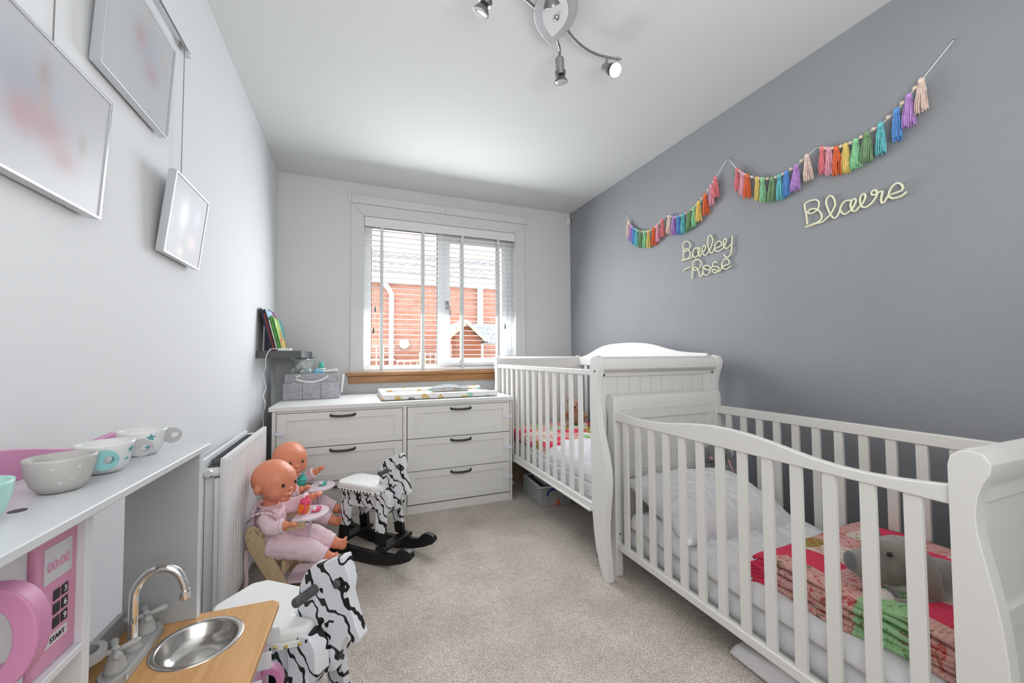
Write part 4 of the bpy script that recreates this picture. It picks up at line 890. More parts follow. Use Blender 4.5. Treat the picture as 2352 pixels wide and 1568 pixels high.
def doll(O, label, yaw, pitch, lhand, rhand, lfoot, rfoot, bib, mouthopen=.010, headoff=(0, 0, 0)):
    t = thing('baby_doll', label, 'doll', O, HH)
    hc = Vector((.062, .0, .506))+Vector(headoff); HM = Matrix.Translation(hc) @ Euler((0, pitch, yaw)).to_matrix().to_4x4() @ Matrix.Scale(1.13, 4)
    b = B()
    # head: skull, face, cheeks, chin, nose, ears, in head space (x forward, z up)
    def hb(c, r, rot=None): b.ball(c, r, seg=20, rot=rot, mx=HM)
    hb((-.014, 0, .013), (.080, .073, .072)); hb((.018, 0, -.006), (.061, .066, .064)); hb((.034, .032, -.024), (.034, .028, .030)); hb((.034, -.032, -.024), (.034, .028, .030))
    hb((.054, 0, -.054), (.019, .022, .015)); hb((.080, 0, -.014), (.010, .010, .008)); hb((.068, 0, -.034), (.014, .022, .012))
    hb((.006, 0, .012), (.072, .070, .064))
    for s in (1, -1):
        hb((-.010, s*.070, -.014), (.014, .008, .019)); hb((-.008, s*.076, -.014), (.010, .006, .014))
    neck = HM @ Vector((-.012, 0, -.045))
    b.tube([neck, (.045, 0, .415), (.04, 0, .38)], [.034, .032, .04], 12)
    # torso
    b.ball((.045, 0, .335), (.052, .066, .075), seg=16); b.ball((.055, 0, .265), (.062, .068, .058), seg=16)
    arms = []
    for s, hnd in ((1, Vector(lhand)), (-1, Vector(rhand))):
        sh = Vector((.045, s*.058, .375)); el = (sh+hnd)/2+Vector((-.012, s*.018, -.022)); arms.append((s, sh, el, hnd))
        b.tube(chain([sh, el, hnd], 5), interp([.026, .024, .016], 11), 12)
        d = (hnd-el).normalized(); side = d.cross(Vector((0, 0, 1))).normalized()*(1 if s > 0 else -1); upv = side.cross(d)*(1 if s > 0 else -1)
        pm = hnd+d*.016; b.ball(pm, (.017, .017, .012), seg=12)
        for k, (o_, l_) in enumerate(((.012, .012), (.0042, .014), (-.0042, .013), (-.012, .010))):
            p0 = pm+side*o_*-1*1.05+d*.006; b.tube([p0, p0+d*l_*.6+side*o_*-.15, p0+d*l_*.9-Vector((0, 0, .008))+side*o_*-.2], [.0062, .0060, .0050], 8)
        b.tube([pm-side*.010*-1, pm+side*.019+d*.010], [.0065, .0052], 8)
    legs = []
    for s, ft in ((1, Vector(lfoot)), (-1, Vector(rfoot))):
        hp_ = Vector((.065, s*.040, .245)); kn = Vector(((hp_.x+ft.x)/2+.01, s*.055+0, (hp_.z+ft.z)/2+.020)); legs.append((s, hp_, kn, ft))
        b.tube(chain([hp_, kn, ft], 5), interp([.045, .036, .022], 11), 14)
        d = (ft-kn).normalized(); toe = (Vector((.45, s*.15, 1))).normalized(); sd = toe.cross(d).normalized()
        b.ball(ft+d*.012, (.021, .019, .020), seg=12); tp = ft+d*.012+toe*.024
        b.tube([ft+d*.010, tp], [.020, .017], 10)
        for k, (o_, r_) in enumerate(((-.0125, .0080), (-.0035, .0062), (.0035, .0058), (.0100, .0054), (.0155, .0048))):
            b.ball(tp+toe*(.007-.0015*k)+sd*o_*(-s), r_, seg=8)
    fuse('body', b, M['skin'], t, .0026, 7)
    # face
    for s in (1, -1):
        ev = HM @ Vector((.0725, s*.0275, .0045))
        obj('eye', B().ball(ev, (.0072, .0085, .0072), seg=12), M['eye'], t, smooth=True)
        obj('eye_shine', B().ball(HM @ Vector((.0797, s*.0285, .0075)), .0013, seg=6), M['tooth'], t, smooth=True)
    obj('mouth', B().ball((.0765, 0, -.0355), (.0045, .0135, .0035+mouthopen*.3), mx=HM, seg=14), M['lip'], t, smooth=True)
    if mouthopen > .01: obj('tooth', B().box((.079, -.006, -.0355), (.0825, .002, -.028), HM), M['tooth'], t, bevel=.001)
    # clothes: gingham romper body, sleeves, trousers, frills
    b = B(); b.ball((.045, 0, .340), (.060, .073, .078), seg=20); b.ball((.055, 0, .265), (.072, .076, .066), seg=20); b.ball((.045, 0, .385), (.048, .072, .030), seg=16)
    for s, sh, el, hnd in arms:
        e_ = el+(hnd-el)*.62; b.tube(chain([sh+Vector((0, 0, 0)), el, e_], 5), interp([.036, .034, .027], 11), 14)
    for s, hp_, kn, ft in legs:
        e_ = kn+(ft-kn)*.70; b.tube(chain([hp_, kn, e_], 6), interp([.058, .048, .033], 13), 14)
    rom = fuse('romper', b, M['gingham'], t, .0045, 4)
    for v in rom.data.vertices: v.co += noise.noise_vector(v.co*38)*.0035
    for s, hp_, kn, ft in legs:
        e_ = kn+(ft-kn)*.70; d = (ft-kn).normalized(); obj('trouser_cuff', B().tube([e_-d*.016, e_-d*.014, e_+d*.004, e_+d*.006], [.033, .037, .036, .032], 16), M['gingham'], t, smooth=True)
    for s, sh, el, hnd in arms:
        e_ = el+(hnd-el)*.62; d = (hnd-el).normalized(); obj('sleeve_cuff', B().tube([e_-d*.010, e_-d*.008, e_+d*.004, e_+d*.006], [.026, .030, .031, .026], 16), M['gingham'], t, smooth=True)
        bm = bmesh.new(); A = []; n = 30
        for i in range(n+1):
            a = PI*(i/n); c = Vector((.045+.055*math.cos(a)*.9, s*.060, .400)); wv = .005*math.sin(i*2.1)
            p0 = Vector((.045+.046*math.cos(a), s*.055, .372+.030*math.sin(a))); p1 = Vector((.045+.062*math.cos(a), s*(.092+wv), .360+.040*math.sin(a)+wv))
            A.append((bm.verts.new(p0), bm.verts.new(p1)))
        for i in range(n): bm.faces.new((A[i][0], A[i+1][0], A[i+1][1], A[i][1]))
        fr = obj('shoulder_frill', bm, M['gingham'], t, smooth=True); md = fr.modifiers.new('s', 'SOLIDIFY'); md.thickness = .002
    obj('collar', B().tube([(.045+.043*math.cos(2*PI*i/24), .05*math.sin(2*PI*i/24), .408+.006*math.cos(2*PI*i/24+PI)) for i in range(24)], .006, 8, closed=True), M['pinkcloth'], t, smooth=True)
    # small embroidered flower motif on the chest
    for (yy, zz, c) in ((.004, .372, M['orange']), (-.010, .364, M['pinkpaint']), (.016, .362, M['dkgrey']), (.0, .356, M['teal'])):
        obj('embroidery', B().ball((.0985, yy, zz), (.002, .005, .004), seg=8), c, t, smooth=True)
    return t
doll(O1, 'near bald baby doll in pink gingham with two teeth in its open mouth', math.radians(-28), math.radians(4), (.205, .075, .408), (.150, -.088, .345), (.325, .052, .182), (.315, -.045, .166), 0, .02)
doll(O2, 'far bald baby doll in pink, closed smile, sitting by the chest', math.radians(-50), math.radians(2), (.180, .085, .425), (.150, -.070, .372), (.300, .052, .205), (.305, -.050, .182), 0, .004, (-.002, 0, .0))
def on_chair(O, u, w_, z): a = Vector((math.cos(HH), math.sin(HH), 0)); n = Vector((-a.y, a.x, 0)); return Vector(O)+a*u+n*w_+Vector((0, 0, z))
# toy bottles and dummies
tb = thing('toy_beaker', 'orange toy drinking beaker with pink lid and handle on the nearer doll', 'toy beaker', on_chair(O1, .178, -.005, .362)); tb.rotation_euler = (0, .25, 0)
obj('cup_body', B().lathe([(.019, 0), (.023, .006), (.024, .030), (.021, .045)], 20), M['orange'], tb, smooth=True)
obj('lid', B().lathe([(.0225, .043), (.0235, .052), (.018, .060), (.008, .063), (.006, .075), (.003, .077)], 20), M['hotpink'], tb, smooth=True)
obj('handle', B().tube(chain([(.0, -.022, .050), (.006, -.038, .040), (.006, -.040, .020), (.0, -.024, .008)], 4), .004, 8), M['hotpink'], tb, smooth=True)
tb = thing('toy_bottle', 'turquoise toy baby bottle lying on the chest of the far doll', 'toy bottle', on_chair(O2, .118, -.012, .372)); tb.rotation_euler = (0, .2, 0)
obj('bottle_body', B().lathe([(.016, 0), (.021, .004), (.023, .028), (.023, .031), (.0245, .032), (.0245, .036), (.022, .037), (.018, .048), (.009, .054), (.0065, .062), (.003, .065)], 20), M['teal'], tb, smooth=True)
def dummy(O, u, m, label):
    t = thing('toy_dummy', label, 'toy dummy', on_chair(O, u, .0, .3625), rz=.4)
    obj('shield', B().ball((0, 0, .004), (.022, .013, .004), seg=14), m, t, smooth=True)
    obj('ring', B().tube([(.012+.013*math.cos(2*PI*i/18), .012*math.sin(2*PI*i/18)+.006, .012) for i in range(18)], .0028, 8, closed=True), m, t, smooth=True)
    obj('teat', B().ball((-.006, 0, .012), (.008, .007, .009), seg=12), M['tooth'], t, smooth=True)
dummy(O1, .235, M['hotpink'], 'hot pink toy dummy lying on the tray of the nearer highchair')
dummy(O2, .225, M['teal'], 'turquoise toy dummy lying on the tray of the far highchair')

# ================================================================ zebra rocking toys
K_ = .973
def zz(P): return [(u*K_, .0288+z*K_) for u, z in P]
def zebra(loc, deg, label):
    t = thing('rocking_zebra', label, 'rocking toy', (*loc, 0), math.radians(deg))
    head = zz([(.212, .538), (.222, .510), (.234, .485), (.228, .440), (.252, .370), (.268, .340), (.262, .325), (.245, .322), (.223, .333), (.208, .312), (.190, .240), (.123, .214), (.054, .300), (.062, .353), (.064, .393), (.070, .441), (.087, .477), (.117, .503), (.150, .510), (.176, .526)])
    obj('head_board', B().prism(head, 1, -.016, .016), M['zebra'], t, bevel=.003)
    bd = obj('torso', B().prism(zz([(-.175, .325), (.135, .325), (.150, .235), (.075, .228), (-.08, .232), (-.178, .222)]), 1, -.048, .048), M['zebra'], t, bevel=.003)
    for s in (1, -1):
        obj('shoulder', B().prism(zz([(.075, .330), (.100, .352), (.150, .350), (.172, .320), (.176, .255), (.150, .215), (.085, .212)]), 1, *sorted((s*.017, s*.064))), M['zebra'], t, bevel=.006)
        for (u0, u1, ub0, ub1) in ((.085, .150, .120, .185), (-.165, -.100, -.150, -.085)):
            w0, w1 = .048, .070; w2, w3 = .072, .096
            zt, zh, zb = .0288+.265*K_, .155, .096
            def q(u, z): # leaning leg corners
                return u
            f = lambda a: a
            bm = bmesh.new()
            def leg(z0, z1, nm, m):
                b = B(); v = []
                for z in (z0, z1):
                    k = (zt-z)/(zt-zb)
                    ua, ub_ = u0+(ub0-u0)*k*.55, u1+(ub0-u0)*k*.55-.010*k; wa, wb = (w0+(w2-w0)*k)-.006, (w1+(w3-w1)*k)-.006
                    v.append([b.bm.verts.new((x*K_, s*y, z)) for x, y in ((ua, wa), (ub_, wa), (ub_, wb), (ua, wb))])
                b.bm.faces.new(v[0]); b.bm.faces.new(v[1])
                for i in range(4): b.bm.faces.new((v[0][i], v[0][(i+1) % 4], v[1][(i+1) % 4], v[1][i]))
                return obj(nm, b, m, t if nm == 'leg' else lg, bevel=.002)
            lg = leg(zh, zt, 'leg', M['zebra']); leg(zb, zh, 'hoof', M['blackwood'])
            sb = B()
            for dx in (.018, .045): sb.lathe([(.0045, 0), (.0045, .0015)], 10, Matrix.Translation(((u0+dx)*K_, s*(w1-.0055), zt-.015-dx*.3)) @ Matrix.Rotation(-s*PI/2, 4, 'X'))
            tag(obj('screw', sb, M['gold'], lg), kind='stuff')
        # rocker
        rk = [(-.30, .105), (-.335, .100), (-.352, .080), (-.345, .058), (-.290, .032), (-.21, .008), (-.10, -.006), (.0, -.010), (.10, -.006), (.21, .008), (.29, .032), (.345, .058), (.360, .078), (.352, .096), (.33, .106), (.298, .106), (.272, .096), (.255, .074), (.225, .064), (.10, .058), (0, .055), (-.10, .058), (-.225, .064), (-.255, .074), (-.275, .098)]
        zr = lambda P: [(u*K_, max(0, (z+.010))*K_) for u, z in P]
        obj('rocker', B().prism(zr(rk), 1, *sorted((s*.080, s*.112))), M['blackwood'], t, bevel=.005)
    for u in (-.128, .158):
        cb = obj('cross_board', B().box((u*K_-.030, -.112, .076), (u*K_+.030, .112, .096)), M['blackwood'], t, bevel=.003)
        b = B()
        for s in (1, -1):
            for dx in (-.015, .015): b.lathe([(.0055, 0), (.0055, .0016)], 10, Matrix.Translation((u*K_+dx, s*.097, .096)))
        tag(obj('screw', b, M['gold'], cb), kind='stuff')
    # padded seat
    pl_ = [(-.200, -.060), (-.165, -.092), (.085, -.092), (.135, -.055), (.135, -.019), (.058, -.019), (.058, .019), (.135, .019), (.135, .055), (.085, .092), (-.165, .092), (-.200, .060)]
    pl_ = [(x*K_, y) for x, y in pl_]
    zb = .0288+.330*K_
    seat = obj('seat_pad', B().prism([(x*.97, y*.97) for x, y in pl_], 2, zb+.004, zb+.036), M['vinylwhite'], t, bevel=.013, seg=4)
    obj('seat_band', B().prism(pl_, 2, zb-.006, zb+.008), M['vinylwhite'], t, bevel=.002)
    b = B(); n = len(pl_)
    for i in range(n):
        p0, p1 = Vector(pl_[i]), Vector(pl_[(i+1) % n]); L_ = (p1-p0).length; m_ = max(1, int(L_/.021)); nn = Vector(((p1-p0).y, -(p1-p0).x)).normalized()
        for k in range(m_):
            q = p0+(p1-p0)*((k+.5)/m_)+nn*.0005; b.ball((q.x, q.y, zb+.001), .0048, seg=8)
    tag(obj('stud', b, M['gold'] if deg > -43 else M['studdark'], seat, smooth=True), 'row of upholstery studs', kind='stuff')
    obj('handle_rod', B().lathe([(.0095, -.082), (.0125, -.078), (.0125, .078), (.0095, .082)], 18, Matrix.Translation((.122*K_, 0, .0288+.440*K_)) @ Matrix.Rotation(PI/2, 4, 'X')), M['dkgrey'], t, smooth=False, bevel=.002)
    for s in (1, -1): obj('eye', B().lathe([(.010, 0), (.011, .004), (.0095, .010), (.004, .012)], 14, Matrix.Translation((.198*K_, s*.016, .0288+.468*K_)) @ Matrix.Rotation(-s*PI/2, 4, 'X')), M['dkgrey'], t, smooth=True)
    return t
zebra((.661, -1.165), -45.3, 'black and white striped wooden rocking zebra standing on the carpet by the chest')
zebra((.392, -2.222), -39, 'black and white striped rocking zebra with gold studs, partly behind the play kitchen counter')

# ================================================================ toy kitchen
kt = thing('play_kitchen', 'white and grey wooden play kitchen with oak worktop and pink microwave by the left wall', 'play kitchen', (.10, -2.435, 0), rz=math.atan2(-.035, 1))
# local frame: x = depth from the back, y = -v (v runs towards the camera along the wall)
def kb(u0, u1, v0, v1, z0, z1): return B().box((u0, -v1, z0), (u1, -v0, z1))
KZ = .520
ct = obj('worktop', B().prism([(0, .006), (.300, .006), (.315, -.008), (.315, -.90), (0, -.90)], 2, KZ-.014, KZ), M['oak'], kt, bevel=.002)
obj('upper_side_panel', kb(.040, .163, .0, .012, KZ, .862), M['kgrey'], kt, bevel=.0015)
obj('panel_edge', kb(.163, .165, .0, .012, KZ, .862), M['kwhite'], kt)
obj('top_shelf', B().prism([(-.012, .036), (.168, .036), (.168, -.90), (-.012, -.90)], 2, .862, .875), M['kwhite'], kt, bevel=.0025)
b = B().lathe([(.0085, .8748), (.0085, .8754)], 16, Matrix.Translation((.088, -.349, 0))); obj('peg_hole', b, M['black'], kt)
obj('divider', kb(.055, .140, .304, .318, KZ, .862), M['kwhite'], kt, bevel=.002)
obj('low_back_board', kb(.036, .046, .012, .88, KZ, .560), M['kgrey'], kt, bevel=.002)
b = B(); n = 20; R1, R2 = .028, .018
for i in range(n):
    pass
rg = B(); 
v1_ = [rg.bm.verts.new(((.068+R1*math.cos(2*PI*i/n))*1.0, -.178+R1*math.sin(2*PI*i/n), z)) for z in (.575, .590) for i in range(n)]
v2_ = [rg.bm.verts.new(((.068+R2*math.cos(2*PI*i/n))*1.0, -.178+R2*math.sin(2*PI*i/n), z)) for z in (.575, .590) for i in range(n)]
for i in range(n):
    k = (i+1) % n; rg.bm.faces.new((v1_[i], v1_[k], v1_[n+k], v1_[n+i])); rg.bm.faces.new((v2_[k], v2_[i], v2_[n+i], v2_[n+k]))
    rg.bm.faces.new((v1_[n+i], v1_[n+k], v2_[n+k], v2_[n+i])); rg.bm.faces.new((v1_[k], v1_[i], v2_[i], v2_[k]))
# microwave
obj('microwave_floor', kb(.0, .140, .318, .88, .672, .683), M['kwhite'], kt, bevel=.0015)
obj('microwave_back', kb(.0, .008, .318, .88, .683, .862), M['kgrey'], kt)
obj('control_panel', kb(.118, .130, .318, .388, .684, .861), M['pinkpanel'], kt, bevel=.001)
def face(txt, v, z, size, m, par, depth=.0005, bold=False):
    # text on the front (+x) face; reads with v decreasing to the right
    mx = Matrix.Translation((.1312, -v, z)) @ Matrix(((0, 0, 1, 0), (1, 0, 0, 0), (0, 1, 0, 0), (0, 0, 0, 1)))
    return text_mesh('print', txt, size, m, par, mx, depth)
pnl = kt.children[-1] if False else bpy.data.objects['control_panel']
obj('display', kb(.130, .1310, .329, .376, .787, .831), mat('display_grey', (.55, .55, .58), .5), pnl)
face('00:00', .3525, .806, .0175, M['pinkpanel'], pnl)
bk = mat('key_black', (.015, .012, .018), .5)
for r, zc in enumerate((.767, .750, .733)):
    for c_, vc in enumerate((.3395, .3535, .3675)):
        if c_ < 2: obj('key', kb(.130, .1310, vc-.0055, vc+.0055, zc-.0065, zc+.0065), bk, pnl, bevel=.0004)
        if c_ == 0: face('369'[r], vc, zc, .0105, M['kwhite'], pnl)
obj('start_strip', kb(.130, .1310, .334, .372, .708, .721), mat('strip_grey', (.62, .58, .62), .5), pnl)
face('START', .352, .7145, .0085, bk, pnl)
dr = obj('microwave_door', kb(.112, .124, .390, .80, .685, .861), M['kwhite'], kt, bevel=.0015)
def dhandle(name, par, v, z, h, x0, rise, wdt, m, thick=.016):
    # chunky D-shaped handle: an extruded arch standing off the door
    P = []
    n = 16
    for i in range(n+1):
        a = -PI/2+PI*i/n; P.append((x0+rise*math.cos(a)**.75 if abs(math.cos(a)) > 1e-6 else x0, z+h/2*math.sin(a)))
    Q = []
    for i in range(n+1):
        a = PI/2-PI*i/n; Q.append((x0+(rise-thick)*max(0, math.cos(a))**.75, z+(h/2-thick)*math.sin(a)))
    A = P; Bq = [(x, zz_) for x, zz_ in Q[::-1]]
    return obj(name, B().strip(A, Bq, 1, -v-wdt/2, -v+wdt/2), m, par, bevel=.0025)
dhandle('microwave_handle', dr, .440, .770, .110, .124, .046, .022, M['pinkpaint'], .021)
# sink and tap
sk = B().lathe([(.030, KZ-.034), (.046, KZ-.030), (.058, KZ-.016), (.062, KZ-.002), (.064, KZ+.0015), (.0705, KZ+.0022), (.0735, KZ+.0005), (.0735, KZ-.002), (.066, KZ-.004), (.064, KZ-.018), (.050, KZ-.036), (.030, KZ-.038)], 48, Matrix.Translation((.195, -.094, 0)))
# cut the worktop for the bowl
cut = obj('sink_cutter', B().lathe([(.0665, KZ-.05), (.0665, KZ+.02)], 48, Matrix.Translation((.195, -.094, 0))), M['oak'], kt)
md = ct.modifiers.new('hole', 'BOOLEAN'); md.object = cut; md.operation = 'DIFFERENCE'; md.solver = 'EXACT'; bpy.context.view_layer.update()
dg = bpy.context.evaluated_depsgraph_get(); me = bpy.data.meshes.new_from_object(ct.evaluated_get(dg)); ct.modifiers.clear(); ct.data = me; me.name = 'worktop'; bpy.data.objects.remove(cut)
bmf = sk.bm
skb = obj('sink_bowl', sk, M['steel'], kt, smooth=True)
tp = obj('tap_base', B().prism([(.066, -.058), (.078, -.040), (.096, -.040), (.108, -.058), (.108, -.180), (.096, -.200), (.078, -.200), (.066, -.180)], 2, KZ, KZ+.018), M['tapgrey'], kt, bevel=.003)
tl = B()
obj('gooseneck', B().tube(chain([(.087, -.120, KZ+.018), (.087, -.120, KZ+.10), (.090, -.119, KZ+.125), (.105, -.118, KZ+.146), (.127, -.117, KZ+.153), (.148, -.116, KZ+.143), (.160, -.115, KZ+.118), (.162, -.115, KZ+.100)], 6), .0072, 18), M['chrome'], tp, smooth=True)
obj('spout_collar', B().lathe([(.0088, 0), (.0092, .002), (.0092, .014), (.0088, .016)], 18, Matrix.Translation((.162, -.115, KZ+.090))), M['chrome'], tp, smooth=False)
obj('spout_socket', B().lathe([(.014, 0), (.013, .006), (.0095, .010)], 18, Matrix.Translation((.087, -.120, KZ+.016))), M['tapgrey'], tp, smooth=True)
for v in (.074, .172):
    T = Matrix.Translation((.087, -v, KZ+.016))
    kb_ = obj('tap_knob', B().lathe([(.016, 0), (.015, .008), (.010, .026), (.008, .032), (.006, .036)], 16, T), M['tapgrey'], tp, smooth=True)
    b = B()
    for k in range(4):
        a = k*PI/2+.5; d = Vector((math.cos(a), math.sin(a), 0)); b.tube([T @ Vector((0, 0, .034)), T @ (d*.012+Vector((0, 0, .036))), T @ (d*.026+Vector((0, 0, .038))), T @ (d*.031+Vector((0, 0, .037)))], [.0045, .0042, .0062, .004], 10)
    b.ball(T @ Vector((0, 0, .038)), (.006, .006, .005), seg=10); obj('cross_handle', b, M['tapgrey'], kb_, smooth=True)
obj('hot_cold_mark', B().box((.1082, -.186, KZ+.006), (.1086, -.180, KZ+.014)), M['kwhite'], tp)
tp.location = (.013, .014, 0)
# kitchen body under the worktop with pink door fronts, knobs and handles
obj('far_side_panel', kb(.0, .295, .0, .012, 0, KZ-.014), M['kwhite'], kt, bevel=.002)
obj('base_back', kb(.0, .008, .012, .88, .03, KZ-.014), M['kgrey'], kt)
obj('plinth', kb(.25, .262, .012, .88, 0, .05), M['kwhite'], kt)
obj('base_divider', kb(.01, .28, .335, .347, .05, KZ-.014), M['kwhite'], kt)
od = obj('oven_door', kb(.283, .295, .016, .335, .055, .425), M['pinkpanel'], kt, bevel=.002)
cp = obj('knob_panel', kb(.283, .295, .014, .60, .43, KZ-.015), mat('lilac_panel', (.60, .42, .55), .45), kt, bevel=.001)
for v in (.040, .115, .19):
    b = B().lathe([(.016, 0), (.016, .008), (.013, .010)], 18, Matrix.Translation((.295, -v, .468)) @ Matrix.Rotation(PI/2, 4, 'Y')); b.box((.303, -v-.004, .453), (.322, -v+.004, .483)); obj('cooker_knob', b, M['kwhite'], cp, bevel=.001)
dhandle('oven_handle', od, .055, .385, .07, .295, .040, .020, M['pinkpaint'], .014)
dhandle('oven_handle', od, .165, .400, .07, .295, .040, .020, M['pinkpaint'], .014)
obj('cupboard_door', kb(.283, .295, .34, .86, .055, .425), M['kwhite'], kt, bevel=.002)
# roll / utensil ring on the back board
obj('utensil_ring', rg, M['kgrey'], kt, bevel=.001)
obj('ring_support', kb(.040, .048, .155, .200, .540, .590), M['kgrey'], kt, bevel=.002)
# cups on the shelf
Kmx = kt.matrix_basis if False else (Matrix.Translation((.10, -2.435, 0)) @ Matrix.Rotation(math.atan2(-.035, 1), 4, 'Z'))
def star(r, rr, n=5):
    return [((r if k % 2 == 0 else rr)*math.sin(PI*k/n), (r if k % 2 == 0 else rr)*math.cos(PI*k/n)) for k in range(2*n)]
starm = mat('star_teal', (.10, .33, .35), .4)
def cup(u, v, m, hm, hang, label, stars, dots=False):
    p = Kmx @ Vector((u, -v, .8755)); t = thing('toy_cup', label, 'toy cup', p)
    out = [(.018, 0), (.022, .001), (.030, .012), (.0355, .030), (.0375, .046), (.0375, .049)]; inn = [(.0335, .049), (.032, .033), (.025, .013), (.0, .007)]
    obj('bowl', B().lathe(out+inn, 40), m, t, smooth=True)
    if hm:
        R = Matrix.Rotation(hang, 4, 'Z'); b = B(); n = 20; o_ = []; i_ = []
        o_ = [(.045+.016*math.cos(2*PI*k/n), .032+.015*math.sin(2*PI*k/n)) for k in range(n+1)]; i_ = [(.049+.006*math.cos(2*PI*k/n), .032+.006*math.sin(2*PI*k/n)) for k in range(n+1)]
        b.strip(o_, i_, 1, -.006, .006, R); obj('cup_handle', b, hm, t, bevel=.001)
    for (a, z, r) in stars:
        rad = .0350 if z > .03 else .0305; tilt = .25 if z > .03 else .5
        mx = Matrix.Rotation(a, 4, 'Z') @ Matrix.Translation((rad+.0012+ (.002 if z > .038 else 0), 0, z)) @ Matrix.Rotation(-tilt, 4, 'Y').inverted()
        obj('star', B().prism(star(r, r*.42), 0, -.0006, .0008, mx), starm if not dots else M['kwhite'], t)
    return t
cl_w = mat('cup_white', (.70, .71, .71), .35); cl_g = mat('cup_grey', (.47, .46, .44), .4); hg = mat('cup_handle_grey', (.36, .36, .37), .45)
cam_a = math.atan2(-3.482+2.6, .568-.18)
cup(.080, .046, cl_w, hg, math.radians(20), 'white toy cup with grey handle and teal stars, farthest on the play kitchen shelf', [(-.85, .036, .008), (-.5, .030, .0065), (-1.25, .030, .0065), (-.95, .018, .005), (-1.6, .033, .006)])
cup(.084, .170, cl_w, hg, math.radians(24), 'white toy cup with teal stars behind the plain grey cup', [(-.45, .030, .007), (-.15, .036, .006), (-.75, .022, .005), (-.25, .02, .005)])
cup(.082, .266, cl_g, M['teal'] and mat('cup_handle_teal', (.20, .45, .45), .45), math.radians(38), 'grey toy cup with small pale stars and teal handle on the shelf', [(-.6, .036, .0028), (-.95, .028, .0028), (-1.3, .037, .0028), (-.75, .020, .0028), (-1.1, .016, .0028), (-1.5, .025, .0028)], True)
cup(.074, .402, M['palegreen'], None, 0, 'plain mint green toy cup nearest the camera on the play kitchen shelf', [])
# pink scalloped back board standing behind the cups
top = []
for i in range(25):
    f = i/24; v = -.060+f*.60; z = .907-.008*min(1, f/.2)+.036*max(0, math.sin((f-.20)/.75*PI))**1.2 if f > .20 else .907-.008*f/.2
    top.append((-v, z))
obj('scalloped_back_board', B().strip(top, [(y, .8755) for y, z in top], 0, -.020, -.010), M['pinkpaint'], kt, bevel=.002)

# ================================================================ tassel garlands
GC = dict(cream=(.86, .70, .61), purple=(.56, .33, .72), blue=(.15, .36, .76), turq=(.19, .61, .64), dkgreen=(.25, .41, .22), ltgreen=(.35, .72, .42), yellow=(.90, .68, .22), orange=(.86, .20, .08), pink=(.88, .42, .53), coral=(.88, .27, .30))
for k_, c_ in GC.items(): M['yarn_'+k_] = mat('yarn_'+k_, c_, .95, bump=.4, bscale=400, vary=.16, vscale=90)
def tassel_bm(seed):
    rnd = random.Random(seed); b = B()
    b.ball((0, 0, -.008), (.0105, .0105, .012), seg=10)
    for i in range(54):
        a = rnd.random()*2*PI; r0 = .0085*math.sqrt(rnd.random()); r1 = .019*math.sqrt(rnd.random()) + .002; L_ = .125+rnd.uniform(-.010, .008)
        x0_, y0_ = r0*math.cos(a)*.7, r0*math.sin(a); x1_, y1_ = r1*math.cos(a)*.75, r1*math.sin(a)
        w1 = rnd.uniform(-.003, .003); w2 = rnd.uniform(-.004, .004)
        b.tube([(x0_, y0_, -.012), ((x0_+x1_)/2+w1, (y0_+y1_)/2+w2, -.045), (x1_*.9+w2, y1_*.9+w1, -.085), (x1_, y1_+w1, -L_)], .00155, 4)
    b.tube([(.0105*math.cos(2*PI*i/12)*.9, .0105*math.sin(2*PI*i/12), -.022) for i in range(12)], .0022, 5, closed=True)
    return b
tmesh = []
for sd in range(4):
    o = obj('tassel', tassel_bm(sd), M['yarn_cream'], smooth=True); tmesh.append(o.data); bpy.data.objects.remove(o)
bmsh = obj('bead', B().ball((0, 0, 0), (.0085, .0085, .0078), seg=12), M['bead'], smooth=True); bead_me = bmsh.data; bpy.data.objects.remove(bmsh)
XG = W-.022
def garland(label, h0, h1, P, cols):
    t = thing('tassel_garland', label, 'garland', (XG, h0[0], h0[1])); O = Vector((XG, h0[0], h0[1]))
    pts = [Vector((W-.004, *h0))] + [Vector((XG+.002, *p)) for p in P] + [Vector((W-.004, *h1))]
    obj('cord', B().tube([p-O for p in chain(pts, 5)], .0019, 6), M['cord'], t, smooth=True)
    for h in (h0, h1): obj('hook', B().tube([Vector((W, h[0], h[1]+.003))-O, Vector((W-.012, h[0], h[1]+.001))-O, Vector((W-.012, h[0], h[1]+.006))-O], .0012, 5), M['satin'], t)
    for i, ((y, z), c_) in enumerate(zip(P, cols)):
        o = bpy.data.objects.new('tassel', tmesh[i % 4]); COL.objects.link(o); o.parent = t; o.location = Vector((XG, y, z+.006))-O; o.rotation_euler = (random.uniform(-.05, .05), 0, random.uniform(0, 6))
        o.material_slots[0].link = 'OBJECT'; o.material_slots[0].material = M['yarn_'+c_]; o['label'] = {'dkgreen': 'dark green', 'ltgreen': 'light green', 'turq': 'turquoise'}.get(c_, c_)+' yarn tassel'
        if i < len(P)-1:
            q = (Vector(P[i])+Vector(P[i+1]))/2; d = bpy.data.objects.new('bead', bead_me); COL.objects.link(d); d.parent = t; d.location = Vector((XG, q.x, q.y))-O
seqA = ['cream', 'purple', 'blue', 'turq', 'dkgreen', 'ltgreen', 'yellow', 'orange', 'pink', 'coral']
TA = [(-0.952, 2.123), (-0.983, 2.083), (-1.012, 2.053), (-1.048, 2.029), (-1.086, 2.007), (-1.133, 1.99), (-1.18, 1.979), (-1.233, 1.984), (-1.272, 1.996), (-1.321, 2.021), (-1.385, 2.025), (-1.431, 2.001), (-1.469, 1.995), (-1.51, 1.991), (-1.562, 1.995), (-1.6, 2.008), (-1.638, 2.029), (-1.688, 2.056), (-1.735, 2.096), (-1.766, 2.132)]
